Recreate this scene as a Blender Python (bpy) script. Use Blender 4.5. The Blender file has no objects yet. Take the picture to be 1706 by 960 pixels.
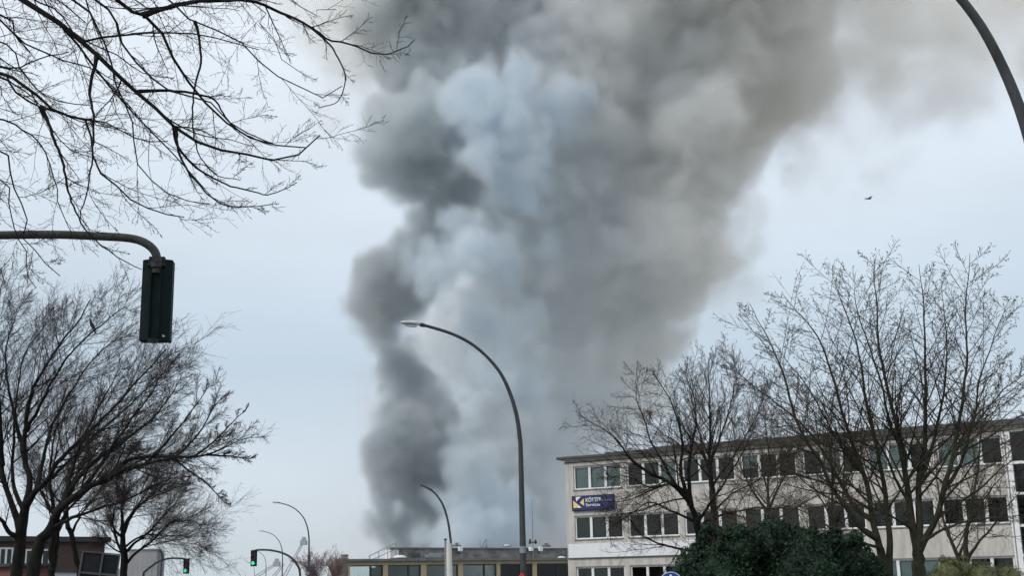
import bpy, bmesh, math, random
import numpy as np
from mathutils import Vector, Matrix, Euler

R = math.radians
scene = bpy.context.scene
COL = scene.collection

# ------------------------------------------------------------------ camera
FPX = 2054.0                       # focal length in pixels of the 1706-wide photograph
PITCH, ROLL, EYE = R(13.25), R(1.2), 1.6
F_ = Vector((0, math.cos(PITCH), math.sin(PITCH)))
R0 = Vector((1, 0, 0)); U0 = Vector((0, -math.sin(PITCH), math.cos(PITCH)))
CR = R0*math.cos(ROLL) - U0*math.sin(ROLL)
CU = R0*math.sin(ROLL) + U0*math.cos(ROLL)
CAM = Vector((0, 0, EYE))
cam_d = bpy.data.cameras.new("camera")
cam_d.sensor_width = 36.0
cam_d.lens = 36.0*FPX/1706.0
cam_d.clip_start = 0.1; cam_d.clip_end = 6000
cam = bpy.data.objects.new("camera", cam_d); COL.objects.link(cam)
m = Matrix((CR, CU, -F_)).transposed().to_4x4(); m.translation = CAM
cam.matrix_world = m
scene.camera = cam

# ------------------------------------------------------------------ world, sun, exposure
SUN_EL, SUN_AZ = R(38), R(-125)     # soft light from behind the camera's left shoulder
world = bpy.data.worlds.new("World"); scene.world = world
world.use_nodes = True
nt = world.node_tree; nt.nodes.clear()
def WN(t, **k):
    n = nt.nodes.new(t)
    for a, b in k.items(): setattr(n, a, b)
    return n
out = WN("ShaderNodeOutputWorld"); bg = WN("ShaderNodeBackground")
sky = WN("ShaderNodeTexSky", sky_type='NISHITA', sun_disc=False, sun_elevation=SUN_EL, sun_rotation=SUN_AZ, air_density=1.0, dust_density=3.0)
tc = WN("ShaderNodeTexCoord"); sep = WN("ShaderNodeSeparateXYZ")
ramp = WN("ShaderNodeValToRGB")
# overcast sky: brighter towards the zenith, pale blue-grey at the horizon
els = [(0.0, (5.18, 5.86, 6.26)), (0.07, (5.40, 6.05, 6.70)), (0.17, (4.62, 5.5, 6.35)), (0.29, (5.9, 6.6, 7.3)), (0.42, (7.0, 7.6, 8.2)), (1.0, (9.4, 9.7, 9.9))]
for i, (p, c) in enumerate(els):
    e = ramp.color_ramp.elements[i] if i < 2 else ramp.color_ramp.elements.new(p)
    e.position = p; e.color = (*[v/10 for v in c], 1)
noise = WN("ShaderNodeTexNoise"); noise.inputs['Scale'].default_value = 2.4; noise.inputs['Detail'].default_value = 5; noise.inputs['Roughness'].default_value = .5
mapn = WN("ShaderNodeMapping"); mapn.inputs['Scale'].default_value = (1, 1, 3)
mr = WN("ShaderNodeMapRange"); mr.inputs[1].default_value = .3; mr.inputs[2].default_value = .7; mr.inputs[3].default_value = 9.45; mr.inputs[4].default_value = 11.0
mul = WN("ShaderNodeVectorMath", operation='SCALE')
mix = WN("ShaderNodeMix", data_type='RGBA'); mix.inputs[0].default_value = 0.1
L = nt.links.new
L(tc.outputs['Generated'], sep.inputs[0]); L(sep.outputs['Z'], ramp.inputs[0])
L(tc.outputs['Generated'], mapn.inputs[0]); L(mapn.outputs[0], noise.inputs['Vector']); L(noise.outputs[0], mr.inputs[0])
L(ramp.outputs[0], mul.inputs[0]); L(mr.outputs[0], mul.inputs['Scale'])
L(mul.outputs[0], mix.inputs[6]); L(sky.outputs[0], mix.inputs[7]); L(mix.outputs[2], bg.inputs[0])
bg.inputs[1].default_value = 0.125
L(bg.outputs[0], out.inputs[0])
sun_d = bpy.data.lights.new("sun", 'SUN'); sun_d.energy = 1.5; sun_d.angle = R(20); sun_d.color = (1.0, 0.96, 0.9)
sun = bpy.data.objects.new("sun", sun_d); COL.objects.link(sun)
sd = Vector((math.sin(SUN_AZ)*math.cos(SUN_EL), math.cos(SUN_AZ)*math.cos(SUN_EL), math.sin(SUN_EL)))
sun.rotation_euler = sd.to_track_quat('Z', 'Y').to_euler()
scene.view_settings.view_transform = 'Standard'; scene.view_settings.look = 'None'
scene.view_settings.exposure = 0; scene.view_settings.gamma = 1
cy = scene.cycles
cy.use_denoising = True
cy.max_bounces = 14; cy.diffuse_bounces = 3; cy.glossy_bounces = 3; cy.transparent_max_bounces = 12
cy.volume_bounces = 10
cy.volume_max_steps = 256; cy.volume_step_rate = 2.6; cy.adaptive_threshold = 0.03

# ------------------------------------------------------------------ helpers
rng = np.random.default_rng(7)
def ray(x, y):
    return F_ + CR*((x-853.0)/FPX) + CU*((480.0-y)/FPX)
def at(x, y, d):
    """point seen at photograph pixel (x, y), d metres ahead of the camera"""
    return CAM + ray(x, y)*d
def at_ground(x, d):
    """ground point under the pixel column x at depth d (measured on the horizon line)"""
    p = at(x, 960, d); return Vector((p.x, p.y, 0))
def tag(o, label=None, cat=None, group=None, kind=None):
    if label: o["label"] = label
    if cat: o["category"] = cat
    if group: o["group"] = group
    if kind: o["kind"] = kind
    return o
def empty(name, loc=(0, 0, 0), rz=0.0, parent=None):
    o = bpy.data.objects.new(name, None); COL.objects.link(o)
    o.location = loc; o.rotation_euler = (0, 0, rz); o.empty_display_size = 0.3
    if parent: o.parent = parent
    return o
def obj(name, mesh, mat=None, parent=None, loc=None):
    o = bpy.data.objects.new(name, mesh); COL.objects.link(o)
    if mat is not None and not mesh.materials: mesh.materials.append(mat)
    if parent: o.parent = parent
    if loc is not None: o.location = loc
    return o
def mesh_np(name, V, Fc, smooth=False):
    """V (n,3); Fc (m,k) same-size polygons"""
    me = bpy.data.meshes.new(name)
    V = np.asarray(V, np.float32); Fc = np.asarray(Fc, np.int32)
    me.vertices.add(len(V)); me.vertices.foreach_set("co", V.ravel())
    k = Fc.shape[1]
    me.loops.add(Fc.size); me.loops.foreach_set("vertex_index", Fc.ravel())
    me.polygons.add(len(Fc)); me.polygons.foreach_set("loop_start", np.arange(len(Fc), dtype=np.int32)*k)
    if smooth: me.polygons.foreach_set("use_smooth", np.ones(len(Fc), bool))
    me.update(calc_edges=True)
    return me
class MB:
    """collects boxes, tubes and prisms for ONE mesh"""
    def __init__(s): s.v = []; s.f = []
    def add(s, vs, fs):
        b = len(s.v); s.v += [tuple(v) for v in vs]; s.f += [tuple(i+b for i in f) for f in fs]; return s
    def box(s, x0, x1, y0, y1, z0, z1, M=None):
        vs = [Vector((x, y, z)) for z in (z0, z1) for y in (y0, y1) for x in (x0, x1)]
        if M is not None: vs = [M @ v for v in vs]
        return s.add(vs, [(0,2,3,1), (4,5,7,6), (0,1,5,4), (2,6,7,3), (0,4,6,2), (1,3,7,5)])
    def tube(s, pts, rad, n=10, caps=True):
        pts = [Vector(p) for p in pts]
        if not hasattr(rad, '__len__'): rad = [rad]*len(pts)
        vs = []; nrm = None
        for i, p in enumerate(pts):
            t = (pts[min(i+1, len(pts)-1)] - pts[max(i-1, 0)]).normalized()
            if nrm is None:
                nrm = t.cross(Vector((0, 0, 1)) if abs(t.z) < .9 else Vector((1, 0, 0))).normalized()
            else:
                nrm = (nrm - t*nrm.dot(t)).normalized()
            b = t.cross(nrm)
            for k in range(n):
                a = 2*math.pi*k/n
                vs.append(p + (nrm*math.cos(a) + b*math.sin(a))*rad[i])
        fs = [(i*n+k, i*n+(k+1) % n, (i+1)*n+(k+1) % n, (i+1)*n+k) for i in range(len(pts)-1) for k in range(n)]
        if caps: fs += [tuple(range(n-1, -1, -1)), tuple((len(pts)-1)*n+k for k in range(n))]
        return s.add(vs, fs)
    def prism(s, poly, h, M=None):
        """closed 2-D polygon in xz extruded along y from 0 to h"""
        n = len(poly)
        vs = [Vector((x, 0, z)) for x, z in poly] + [Vector((x, h, z)) for x, z in poly]
        if M is not None: vs = [M @ v for v in vs]
        fs = [tuple(range(n)), tuple(range(2*n-1, n-1, -1))] + [(i, i+n, (i+1) % n+n, (i+1) % n) for i in range(n)]
        return s.add(vs, fs)
    def mesh(s, name, smooth=False, bevel=0):
        me = bpy.data.meshes.new(name); me.from_pydata(s.v, [], s.f); me.update()
        bm = bmesh.new(); bm.from_mesh(me)
        if bevel: bmesh.ops.bevel(bm, geom=bm.edges[:], offset=bevel, segments=2, affect='EDGES', clamp_overlap=True)
        bmesh.ops.recalc_face_normals(bm, faces=bm.faces[:])
        bm.to_mesh(me); bm.free()
        if smooth: 
            for p in me.polygons: p.use_smooth = True
            me.set_sharp_from_angle(angle=R(40))
        return me
    def build(s, name, mat, parent=None, smooth=False, bevel=0, loc=None):
        return obj(name, s.mesh(name, smooth, bevel), mat, parent, loc)
def copy_tree(o, parent=None):
    c = o.copy(); COL.objects.link(c)
    if parent: c.parent = parent
    for ch in list(o.children): copy_tree(ch, c)
    return c

# ------------------------------------------------------------------ materials
def mat(name, col, rough=0.7, metal=0.0, var=0.0, scale=3.0, col2=None, bump=0.0, bscale=20.0, detail=6, stretch=(1,1,1), spec=0.5, transmission=0, rlo=.38, rhi=.62):
    m = bpy.data.materials.new(name); m.use_nodes = True
    t = m.node_tree; b = t.nodes["Principled BSDF"]
    b.inputs['Roughness'].default_value = rough; b.inputs['Metallic'].default_value = metal
    b.inputs['Specular IOR Level'].default_value = spec
    b.inputs['Base Color'].default_value = (*col, 1)
    tcn = t.nodes.new("ShaderNodeTexCoord"); mp = t.nodes.new("ShaderNodeMapping"); mp.inputs['Scale'].default_value = stretch
    t.links.new(tcn.outputs['Object'], mp.inputs[0])
    if col2 is None and var: col2 = tuple(c*(1-var) for c in col)
    if col2 is not None:
        n = t.nodes.new("ShaderNodeTexNoise"); n.inputs['Scale'].default_value = scale; n.inputs['Detail'].default_value = detail; n.inputs['Roughness'].default_value = .62
        r = t.nodes.new("ShaderNodeValToRGB"); r.color_ramp.elements[0].position = rlo; r.color_ramp.elements[1].position = rhi
        r.color_ramp.elements[0].color = (*col2, 1); r.color_ramp.elements[1].color = (*col, 1)
        t.links.new(mp.outputs[0], n.inputs['Vector']); t.links.new(n.outputs[0], r.inputs[0]); t.links.new(r.outputs[0], b.inputs['Base Color'])
    if bump:
        n2 = t.nodes.new("ShaderNodeTexNoise"); n2.inputs['Scale'].default_value = bscale; n2.inputs['Detail'].default_value = 5
        bp = t.nodes.new("ShaderNodeBump"); bp.inputs['Strength'].default_value = bump; bp.inputs['Distance'].default_value = .02
        t.links.new(mp.outputs[0], n2.inputs['Vector']); t.links.new(n2.outputs[0], bp.inputs['Height']); t.links.new(bp.outputs[0], b.inputs['Normal'])
    return m

# ------------------------------------------------------------------ smoke: real volumes far behind the street
SD = 460.0                          # metres to the fire
def smoke_material(name, alb_a, alb_b, dens, nscale=0.03, warm=None):
    m = bpy.data.materials.new(name); m.use_nodes = True
    t = m.node_tree; t.nodes.clear(); N = t.nodes.new; K = t.links.new
    o = N("ShaderNodeOutputMaterial"); sc = N("ShaderNodeVolumeScatter"); ab = N("ShaderNodeVolumeAbsorption"); ad = N("ShaderNodeAddShader")
    at_ = N("ShaderNodeAttribute"); at_.attribute_name = "density"
    mu = N("ShaderNodeMath"); mu.operation = 'MULTIPLY'; mu.inputs[1].default_value = dens
    tcn = N("ShaderNodeTexCoord"); nz = N("ShaderNodeTexNoise"); nz.inputs['Scale'].default_value = nscale; nz.inputs['Detail'].default_value = 2
    mrn = N("ShaderNodeMapRange"); mrn.inputs[1].default_value = .38; mrn.inputs[2].default_value = .62
    mx = N("ShaderNodeMix"); mx.data_type = 'RGBA'; mx.inputs[6].default_value = (*alb_a, 1); mx.inputs[7].default_value = (*alb_b, 1)
    inv = N("ShaderNodeInvert")
    K(at_.outputs['Fac'], mu.inputs[0]); K(tcn.outputs['Object'], nz.inputs['Vector']); K(nz.outputs[0], mrn.inputs[0]); K(mrn.outputs[0], mx.inputs[0])
    colr = mx.outputs[2]
    if warm:                        # smoke colour turns warmer and paler towards the right, torn by noise
        sx = N("ShaderNodeSeparateXYZ"); wr = N("ShaderNodeMapRange"); wr.inputs[1].default_value = warm[0]; wr.inputs[2].default_value = warm[1]
        wa = N("ShaderNodeMath"); wa.operation = 'MULTIPLY_ADD'; wa.inputs[1].default_value = 90; K(nz.outputs[0], wa.inputs[0])
        mw = N("ShaderNodeMix"); mw.data_type = 'RGBA'; mw.inputs[7].default_value = (*warm[2], 1)
        K(tcn.outputs['Object'], sx.inputs[0]); K(sx.outputs['X'], wa.inputs[2]); K(wa.outputs[0], wr.inputs[0]); K(wr.outputs[0], mw.inputs[0]); K(colr, mw.inputs[6]); colr = mw.outputs[2]
    K(colr, sc.inputs['Color']); K(colr, ab.inputs['Color'])
    K(mu.outputs[0], sc.inputs['Density']); K(mu.outputs[0], ab.inputs['Density'])
    sc.inputs['Anisotropy'].default_value = 0.0
    K(sc.outputs[0], ad.inputs[0]); K(ab.outputs[0], ad.inputs[1]); K(ad.outputs[0], o.inputs['Volume'])
    m.cycles.volume_interpolation = 'LINEAR' if hasattr(m.cycles, 'volume_interpolation') else None
    return m

def smoke(name, label, blobs, mt, vox, amp=(9, 5), nsc=(0.022, 0.05), edge=5.0, k=10.0, erode=0.0, seed=0, fade=None):
    """blobs: (x px, y px, radius px, metres nearer or farther); union of puffs, edges broken up by noise"""
    base = at_ground(820, SD)
    P = []
    for (x, y, r, dz) in blobs:
        d = SD+dz; p = at(x, y, d) - base; P.append((p, r*d/FPX))
    pad = amp[0]*.6 + edge
    lo = [min(p[i]-r for p, r in P)-pad for i in range(3)]; hi = [max(p[i]+r for p, r in P)+pad for i in range(3)]
    lo[2] = max(lo[2], 0.5)
    g = bpy.data.node_groups.new(name+"_field", "GeometryNodeTree")
    g.interface.new_socket("Geometry", in_out='INPUT', socket_type='NodeSocketGeometry')
    g.interface.new_socket("Geometry", in_out='OUTPUT', socket_type='NodeSocketGeometry')
    N = g.nodes.new; K = g.links.new
    go = N("NodeGroupOutput"); pos = N("GeometryNodeInputPosition")
    def M(op, a, b=None, c=None):
        n = N("ShaderNodeMath"); n.operation = op
        for i, v in enumerate((a, b, c)):
            if v is None: continue
            if isinstance(v, (int, float)): n.inputs[i].default_value = v
            else: K(v, n.inputs[i])
        return n.outputs[0]
    # domain warp
    wn = N("ShaderNodeTexNoise"); wn.inputs['Scale'].default_value = nsc[0]*1.3; wn.inputs['Detail'].default_value = 3
    off = N("ShaderNodeVectorMath"); off.operation = 'ADD'; off.inputs[1].default_value = (seed*37.1, seed*11.3, seed*71.7)
    K(pos.outputs[0], off.inputs[0]); K(off.outputs[0], wn.inputs['Vector'])
    w1 = N("ShaderNodeVectorMath"); w1.operation = 'SUBTRACT'; w1.inputs[1].default_value = (.5, .5, .5)
    K(wn.outputs['Color'], w1.inputs[0])
    w2 = N("ShaderNodeVectorMath"); w2.operation = 'SCALE'; w2.inputs['Scale'].default_value = amp[0]*2.2; K(w1.outputs[0], w2.inputs[0])
    w3 = N("ShaderNodeVectorMath"); w3.operation = 'ADD'; K(pos.outputs[0], w3.inputs[0]); K(w2.outputs[0], w3.inputs[1])
    cur = None
    for p, r in P:
        n = N("ShaderNodeVectorMath"); n.operation = 'DISTANCE'; K(w3.outputs[0], n.inputs[0]); n.inputs[1].default_value = p
        s = M('SUBTRACT', n.outputs['Value'], r)
        cur = s if cur is None else M('SMOOTH_MIN', cur, s, k)
    # billows: two sizes of rounded cells
    def billow(scale, a, sd):
        v = N("ShaderNodeTexVoronoi"); v.feature = 'F1'; v.inputs['Scale'].default_value = scale
        o2 = N("ShaderNodeVectorMath"); o2.operation = 'ADD'; o2.inputs[1].default_value = (sd, -sd, sd*.5)
        K(w3.outputs[0], o2.inputs[0]); K(o2.outputs[0], v.inputs['Vector'])
        return M('MULTIPLY', M('SUBTRACT', v.outputs['Distance'], .42), a)
    cur = M('ADD', cur, billow(nsc[0], amp[0]*1.6, 13.7+seed))
    cur = M('ADD', cur, billow(nsc[1], amp[1]*1.6, 5.1+seed))
    cur = M('ADD', cur, billow(nsc[1]*2.3, amp[1]*.9, 9.3+seed)); cur = M('ADD', cur, billow(nsc[1]*5, amp[1]*.4, 2.3+seed))
    fn = N("ShaderNodeTexNoise"); fn.inputs['Scale'].default_value = nsc[1]*2.2; fn.inputs['Detail'].default_value = 4; K(w3.outputs[0], fn.inputs['Vector'])
    cur = M('ADD', cur, M('MULTIPLY', M('SUBTRACT', fn.outputs[0], .5), amp[1]*1.6))
    mp = N("ShaderNodeMapRange"); mp.interpolation_type = 'SMOOTHSTEP'; mp.inputs[1].default_value = edge*.4; mp.inputs[2].default_value = -edge
    mp.inputs[3].default_value = 0; mp.inputs[4].default_value = 1; K(cur, mp.inputs[0])
    d = mp.outputs[0]
    if erode:
        en = N("ShaderNodeTexNoise"); en.inputs['Scale'].default_value = nsc[0]*1.1; en.inputs['Detail'].default_value = 7; en.inputs['Roughness'].default_value = .62; en.inputs['Distortion'].default_value = .9; K(off.outputs[0], en.inputs['Vector'])
        er = N("ShaderNodeMapRange"); er.inputs[1].default_value = .40; er.inputs[2].default_value = .62; er.inputs[3].default_value = 1-erode; er.inputs[4].default_value = 1; K(en.outputs[0], er.inputs[0])
        d = M('MULTIPLY', d, er.outputs[0])
    if fade:
        sp = N("ShaderNodeSeparateXYZ"); K(pos.outputs[0], sp.inputs[0])
        fr = N("ShaderNodeMapRange"); fr.inputs[1].default_value = fade[0]; fr.inputs[2].default_value = fade[1]; fr.inputs[3].default_value = fade[2]; fr.inputs[4].default_value = fade[3]
        K(sp.outputs['Z'], fr.inputs[0]); d = M('MULTIPLY', d, fr.outputs[0])
    vc = N("GeometryNodeVolumeCube"); K(d, vc.inputs['Density']); vc.inputs['Min'].default_value = lo; vc.inputs['Max'].default_value = hi
    for i, ax in enumerate('XYZ'): vc.inputs['Resolution '+ax].default_value = max(8, int((hi[i]-lo[i])/vox))
    print(name, 'voxels', [int((hi[i]-lo[i])/vox) for i in range(3)])
    sm = N("GeometryNodeSetMaterial"); sm.inputs['Material'].default_value = mt
    K(vc.outputs[0], sm.inputs[0]); K(sm.outputs[0], go.inputs[0])
    # the object's own mesh: the puffs' rough hull (the node tree turns it into the volume)
    V = []; Fc = []
    bm = bmesh.new(); bmesh.ops.create_icosphere(bm, subdivisions=1, radius=1)
    sv = [v.co.copy() for v in bm.verts]; sf = [[v.index for v in f.verts] for f in bm.faces]; bm.free()
    for p, r in P:
        b = len(V); V += [tuple(p+v*r) for v in sv]; Fc += [[i+b for i in f] for f in sf]
    me = mesh_np(name, V, Fc); me.materials.append(mt)
    o = obj(name, me, None, None, base)
    md = o.modifiers.new("field", 'NODES'); md.node_group = g
    tag(o, label, 'smoke', 'smoke of the fire behind the low building', 'stuff')
    return o

VOX = 1.6
smoke('dark_smoke', 'darkest smoke column bulging out along the lower left edge of the plume', [
    (650, 478, 74, 8), (622, 505, 58, 5), (690, 445, 50, 20), (628, 555, 52, 8), (660, 600, 52, 10), (690, 640, 50, 20), (715, 700, 55, 15),
    (695, 745, 70, 5), (660, 780, 68, 5), (690, 820, 75, 10), (660, 860, 65, 8), (700, 900, 60, 15), (640, 810, 42, 10), (700, 385, 50, 25), (760, 410, 60, 30)],
    smoke_material('dark_smoke', (.58, .63, .665), (.70, .73, .75), .22), 1.3, edge=5, seed=1)
smoke('dark_smoke', 'dark grey smoke bulge at the upper left of the plume beside the branch tips', [
    (650, 250, 66, 0), (700, 290, 60, 5), (640, 195, 58, 5), (690, 190, 70, -5), (740, 260, 62, 5), (760, 330, 65, 20), (640, 300, 45, 0),
    (670, 120, 75, 15), (720, 90, 70, 20), (650, 50, 65, 20), (740, 20, 80, 20), (700, -70, 100, 20)],
    smoke_material('dark_smoke', (.73, .775, .80), (.83, .85, .86), .24), 1.3, edge=6, seed=1)
smoke('grey_smoke', 'broad mid grey smoke column rising and spreading to the right', [
    (760, 500, 70, 45), (770, 590, 70, 45), (760, 680, 60, 40), (1090, 560, 70, 45), (1000, 720, 60, 40), 
    (870, 450, 120, 35), (980, 480, 150, 40), (1075, 470, 92, 35), (900, 600, 120, 35), (970, 610, 100, 35), (930, 700, 110, 35), (860, 780, 120, 30),
    (940, 800, 95, 30), (900, 880, 115, 30), (820, 890, 100, 25), (970, 900, 80, 30), (1050, 380, 150, 45), (1150, 370, 76, 40), (1100, 260, 160, 45), (1205, 250, 82, 40), (960, 260, 160, 40), (860, 300, 120, 35),
    (900, 120, 150, 45), (1040, 100, 180, 50), (1210, 110, 165, 50), (1285, 80, 105, 50), (1340, 0, 85, 55), (820, 60, 130, 45), (1120, -110, 260, 45), (1290, -150, 190, 60), (880, -120, 220, 60), (730, -60, 130, 40)],
    smoke_material('grey_smoke', (.90, .922, .94), (.94, .953, .964), .12, warm=(75, 150, (.98, .97, .953))), 1.5, amp=(12, 8), edge=8, k=20, seed=2)
smoke('pale_smoke', 'pale bluish smoke billowing in front of the dark smoke', [
    (775, 440, 66, -20), (742, 480, 46, -25), (732, 540, 38, -25), (750, 590, 48, -25), (790, 620, 66, -20), (820, 540, 75, -15), (830, 450, 75, -15), (785, 700, 44, -10),
    (775, 775, 52, -25), (745, 830, 50, -25), (800, 820, 75, -20), (790, 880, 75, -20), (730, 890, 50, -20), (850, 740, 50, -15), (870, 860, 60, -15),
    (780, 380, 60, -10), (860, 330, 80, -15), (830, 270, 60, -20), (795, 160, 60, -20), (850, 190, 75, -15), (762, 120, 32, -20), (900, 250, 65, -10), (930, 180, 65, -5),
    (860, 120, 60, -5), (900, 400, 60, -10), (860, 640, 50, -10)],
    smoke_material('pale_smoke', (.80, .86, .905), (.845, .905, .955), .17), 1.3, amp=(12, 8), edge=5.5, k=10, seed=3)
smoke('thin_smoke', 'thin brownish smoke drifting off the right side of the plume', [
    (1240, 320, 90, 45), (1165, 430, 70, 40), (1110, 540, 60, 40), (1310, 220, 120, 45), (1420, 150, 130, 50), (1520, 90, 130, 55), (1620, 40, 120, 60), (1700, -40, 150, 60),
    (1090, 590, 60, 40), (1030, 690, 55, 40), (1000, 740, 55, 40), (1350, 310, 70, 45), (1440, 240, 75, 45), (1500, 0, 190, 60), (1700, 80, 100, 60), (1440, 110, 120, 50), (1600, 130, 100, 55), (590, 100, 100, 20), (555, 30, 110, 25), (570, 190, 60, 20), (1210, 400, 50, 40), (640, 650, 45, 30), (630, 700, 45, 30), (600, 160, 60, 20), (640, 0, 100, 25)],
    smoke_material('thin_smoke', (.95, .93, .905), (.975, .962, .945), .07), 2.4, amp=(18, 12), nsc=(.022, .055), edge=18, k=22, erode=.93, seed=4)
smoke('ground_smoke', 'whitish haze of smoke low over the rooftops left of the plume', [
    (630, 900, 60, 20), (580, 940, 70, 30), (540, 970, 80, 40), (640, 850, 50, 20), (700, 945, 65, 0), (800, 955, 60, 0), (900, 955, 60, 0), (610, 790, 50, 30)],
    smoke_material('ground_smoke', (.94, .955, .965), (.965, .975, .985), .045), 3.0, amp=(14, 8), edge=22, k=22, erode=.4, seed=5)

# ------------------------------------------------------------------ ground, road, pavements
M_soil = mat('town_ground', (.20, .19, .175), .95, col2=(.10, .105, .08), scale=.05, bump=.4, bscale=6)
M_asph = mat('asphalt', (.055, .055, .058), .85, var=.3, scale=1.5, bump=.3, bscale=60)
M_pave = mat('pavement', (.26, .25, .24), .85, var=.2, scale=2, bump=.2, bscale=30)
M_kerb = mat('kerb_stone', (.33, .32, .30), .8, var=.2, scale=4)
M_line = mat('road_paint', (.72, .72, .70), .6, var=.15, scale=5)
RD = Vector((-.217, .976, 0)).normalized(); RN = Vector((RD.y, -RD.x, 0))     # road direction and its right-hand side
RC = Vector((-1.2, 0, 0))                                                      # a point on the road's centre line
def strip(name, a, b, y0, y1, z, mt, thick=0.0, parent=None):
    mb = MB(); q = [RC+RN*a+RD*y0, RC+RN*b+RD*y0, RC+RN*b+RD*y1, RC+RN*a+RD*y1]
    lo = z-max(thick, .02)
    vs = [(p.x, p.y, lo) for p in q]+[(p.x, p.y, z) for p in q]
    mb.add(vs, [(0,3,2,1), (4,5,6,7), (0,1,5,4), (1,2,6,5), (2,3,7,6), (3,0,4,7)])
    return mb.build(name, mt, parent)
g = MB().box(-2500, 2500, -400, 4500, -.5, -.03).build('ground', M_soil); tag(g, kind='structure')
tag(strip('road', -7.0, 6.6, -60, 900, 0.0, M_asph), kind='structure')
tag(strip('pavement', 6.78, 10.6, -60, 400, .12, M_pave, .14), kind='structure')
tag(strip('pavement', -11.6, -7.18, -60, 400, .12, M_pave, .14), kind='structure')
tag(strip('kerb', 6.6, 6.78, -60, 400, .13, M_kerb, .16), kind='structure')
tag(strip('kerb', -7.18, -7.0, -60, 400, .13, M_kerb, .16), kind='structure')
lm = MB()
for i in range(60):
    for a in (-3.5, 3.2):
        q = [RC+RN*(a-.06)+RD*(i*9), RC+RN*(a+.06)+RD*(i*9), RC+RN*(a+.06)+RD*(i*9+3), RC+RN*(a-.06)+RD*(i*9+3)]
        lm.add([(p.x, p.y, .004) for p in q], [(0,1,2,3)])
for a, b in ((-.2, -.08), (.08, .2)):
    q = [RC+RN*a+RD*(-50), RC+RN*b+RD*(-50), RC+RN*b+RD*500, RC+RN*a+RD*500]
    lm.add([(p.x, p.y, .004) for p in q], [(0,1,2,3)])
tag(lm.build('road_markings', M_line), kind='structure')

# ------------------------------------------------------------------ shared building materials
M_rend = mat('weathered_render', (.53, .51, .475), .9, col2=(.375, .355, .325), scale=1.5, bump=.3, bscale=25, detail=10, stretch=(1.5, 1, .3))
M_pier = mat('pale_render', (.50, .48, .44), .9, col2=(.38, .355, .32), scale=1.7, bump=.2, bscale=30, detail=8)
M_fasc = mat('dark_fascia', (.07, .07, .068), .7, var=.3, scale=2)
M_white = mat('white_frame', (.74, .75, .76), .45, var=.1, scale=3)
M_panel = mat('white_panel', (.70, .72, .76), .4, var=.06, scale=1.2)
M_dark = mat('dark_metal', (.035, .038, .042), .5, metal=.4)
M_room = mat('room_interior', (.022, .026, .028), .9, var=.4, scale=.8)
M_blind = mat('grey_blind', (.36, .42, .43), .8, var=.12, scale=.6)
M_curt = mat('green_curtain', (.05, .08, .078), .9, var=.3, scale=3)
M_brown = mat('brown_screen', (.085, .068, .06), .8, var=.3, scale=2)
M_galv = mat('galvanised_steel', (.32, .33, .34), .45, metal=.7, var=.15, scale=8)
M_lampgrey = mat('lamp_pole_paint', (.060, .066, .072), .6, metal=.2, spec=.3, col2=(.036, .038, .038), scale=5, detail=9, stretch=(1, 1, .35), bump=.25, bscale=18)
def glass_mat(name, tint):
    m = bpy.data.materials.new(name); m.use_nodes = True; t = m.node_tree; t.nodes.clear()
    o = t.nodes.new("ShaderNodeOutputMaterial"); mx = t.nodes.new("ShaderNodeMixShader"); fr = t.nodes.new("ShaderNodeFresnel"); fr.inputs['IOR'].default_value = 1.42
    tr = t.nodes.new("ShaderNodeBsdfTransparent"); tr.inputs[0].default_value = (*tint, 1)
    gl = t.nodes.new("ShaderNodeBsdfGlossy"); gl.inputs['Roughness'].default_value = .03
    t.links.new(fr.outputs[0], mx.inputs[0]); t.links.new(tr.outputs[0], mx.inputs[1]); t.links.new(gl.outputs[0], mx.inputs[2]); t.links.new(mx.outputs[0], o.inputs[0])
    return m
M_glass = glass_mat('window_glass', (.80, .86, .85))

# ------------------------------------------------------------------ the three-storey office building on the right
OA = Vector((3.539, 89.214, 0)); OB = Vector((29.248, 73.442, 0))
ang = math.atan2(OB.y-OA.y, OB.x-OA.x)
off = empty('office_building', OA, ang)
tag(off, 'long three-storey beige office block with white window frames behind the bare trees', 'office building')
ROWS = [(.55, 2.23), (4.15, 5.74), (7.62, 9.24)]
GX = [.65+4.22*i for i in range(7)]; GW = 3.8; LEN = 30.0; DEP = 12.0
# walls as bands and piers, real openings
mb = MB()
zs = [0]+[z for r in ROWS for z in r]+[9.72]
for i in range(0, len(zs), 2): mb.box(0, LEN, 0, .3, zs[i], zs[i+1])
mb.build('wall', M_rend, off)
xs = [0]+[x for gx in GX for x in (gx, gx+GW)]+[LEN]
for (z0, z1) in ROWS:
    for i in range(0, len(xs), 2): MB().box(xs[i], xs[i+1], .004, .3, z0, z1).build('pier', M_rend, off)
mb = MB().box(0, .3, .304, DEP, 0, 9.72).box(0, LEN+7, DEP, DEP+.3, 0, 9.72)
mb.build('side_wall', M_rend, off)
mb = MB()
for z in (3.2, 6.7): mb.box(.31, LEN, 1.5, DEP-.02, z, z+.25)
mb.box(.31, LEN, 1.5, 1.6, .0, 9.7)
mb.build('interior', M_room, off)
roof = MB().box(-.5, LEN+6.6, -.42, DEP+.5, 9.80, 9.98).build('roof', M_fasc, off, bevel=.02)
MB().box(3.4, LEN+6.6, -.30, 1.6, 9.983, 10.08).box(6.9, LEN+6.6, -.22, 2.0, 10.083, 10.20).build('roof_edge', M_fasc, roof)
MB().box(-.25, LEN+6.3, -.2, DEP+.2, 9.723, 9.797).build('soffit', M_pier, roof)
MB().box(-.04, LEN, -.05, -.003, 9.52, 9.60).build('cornice', M_fasc, off)
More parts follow.
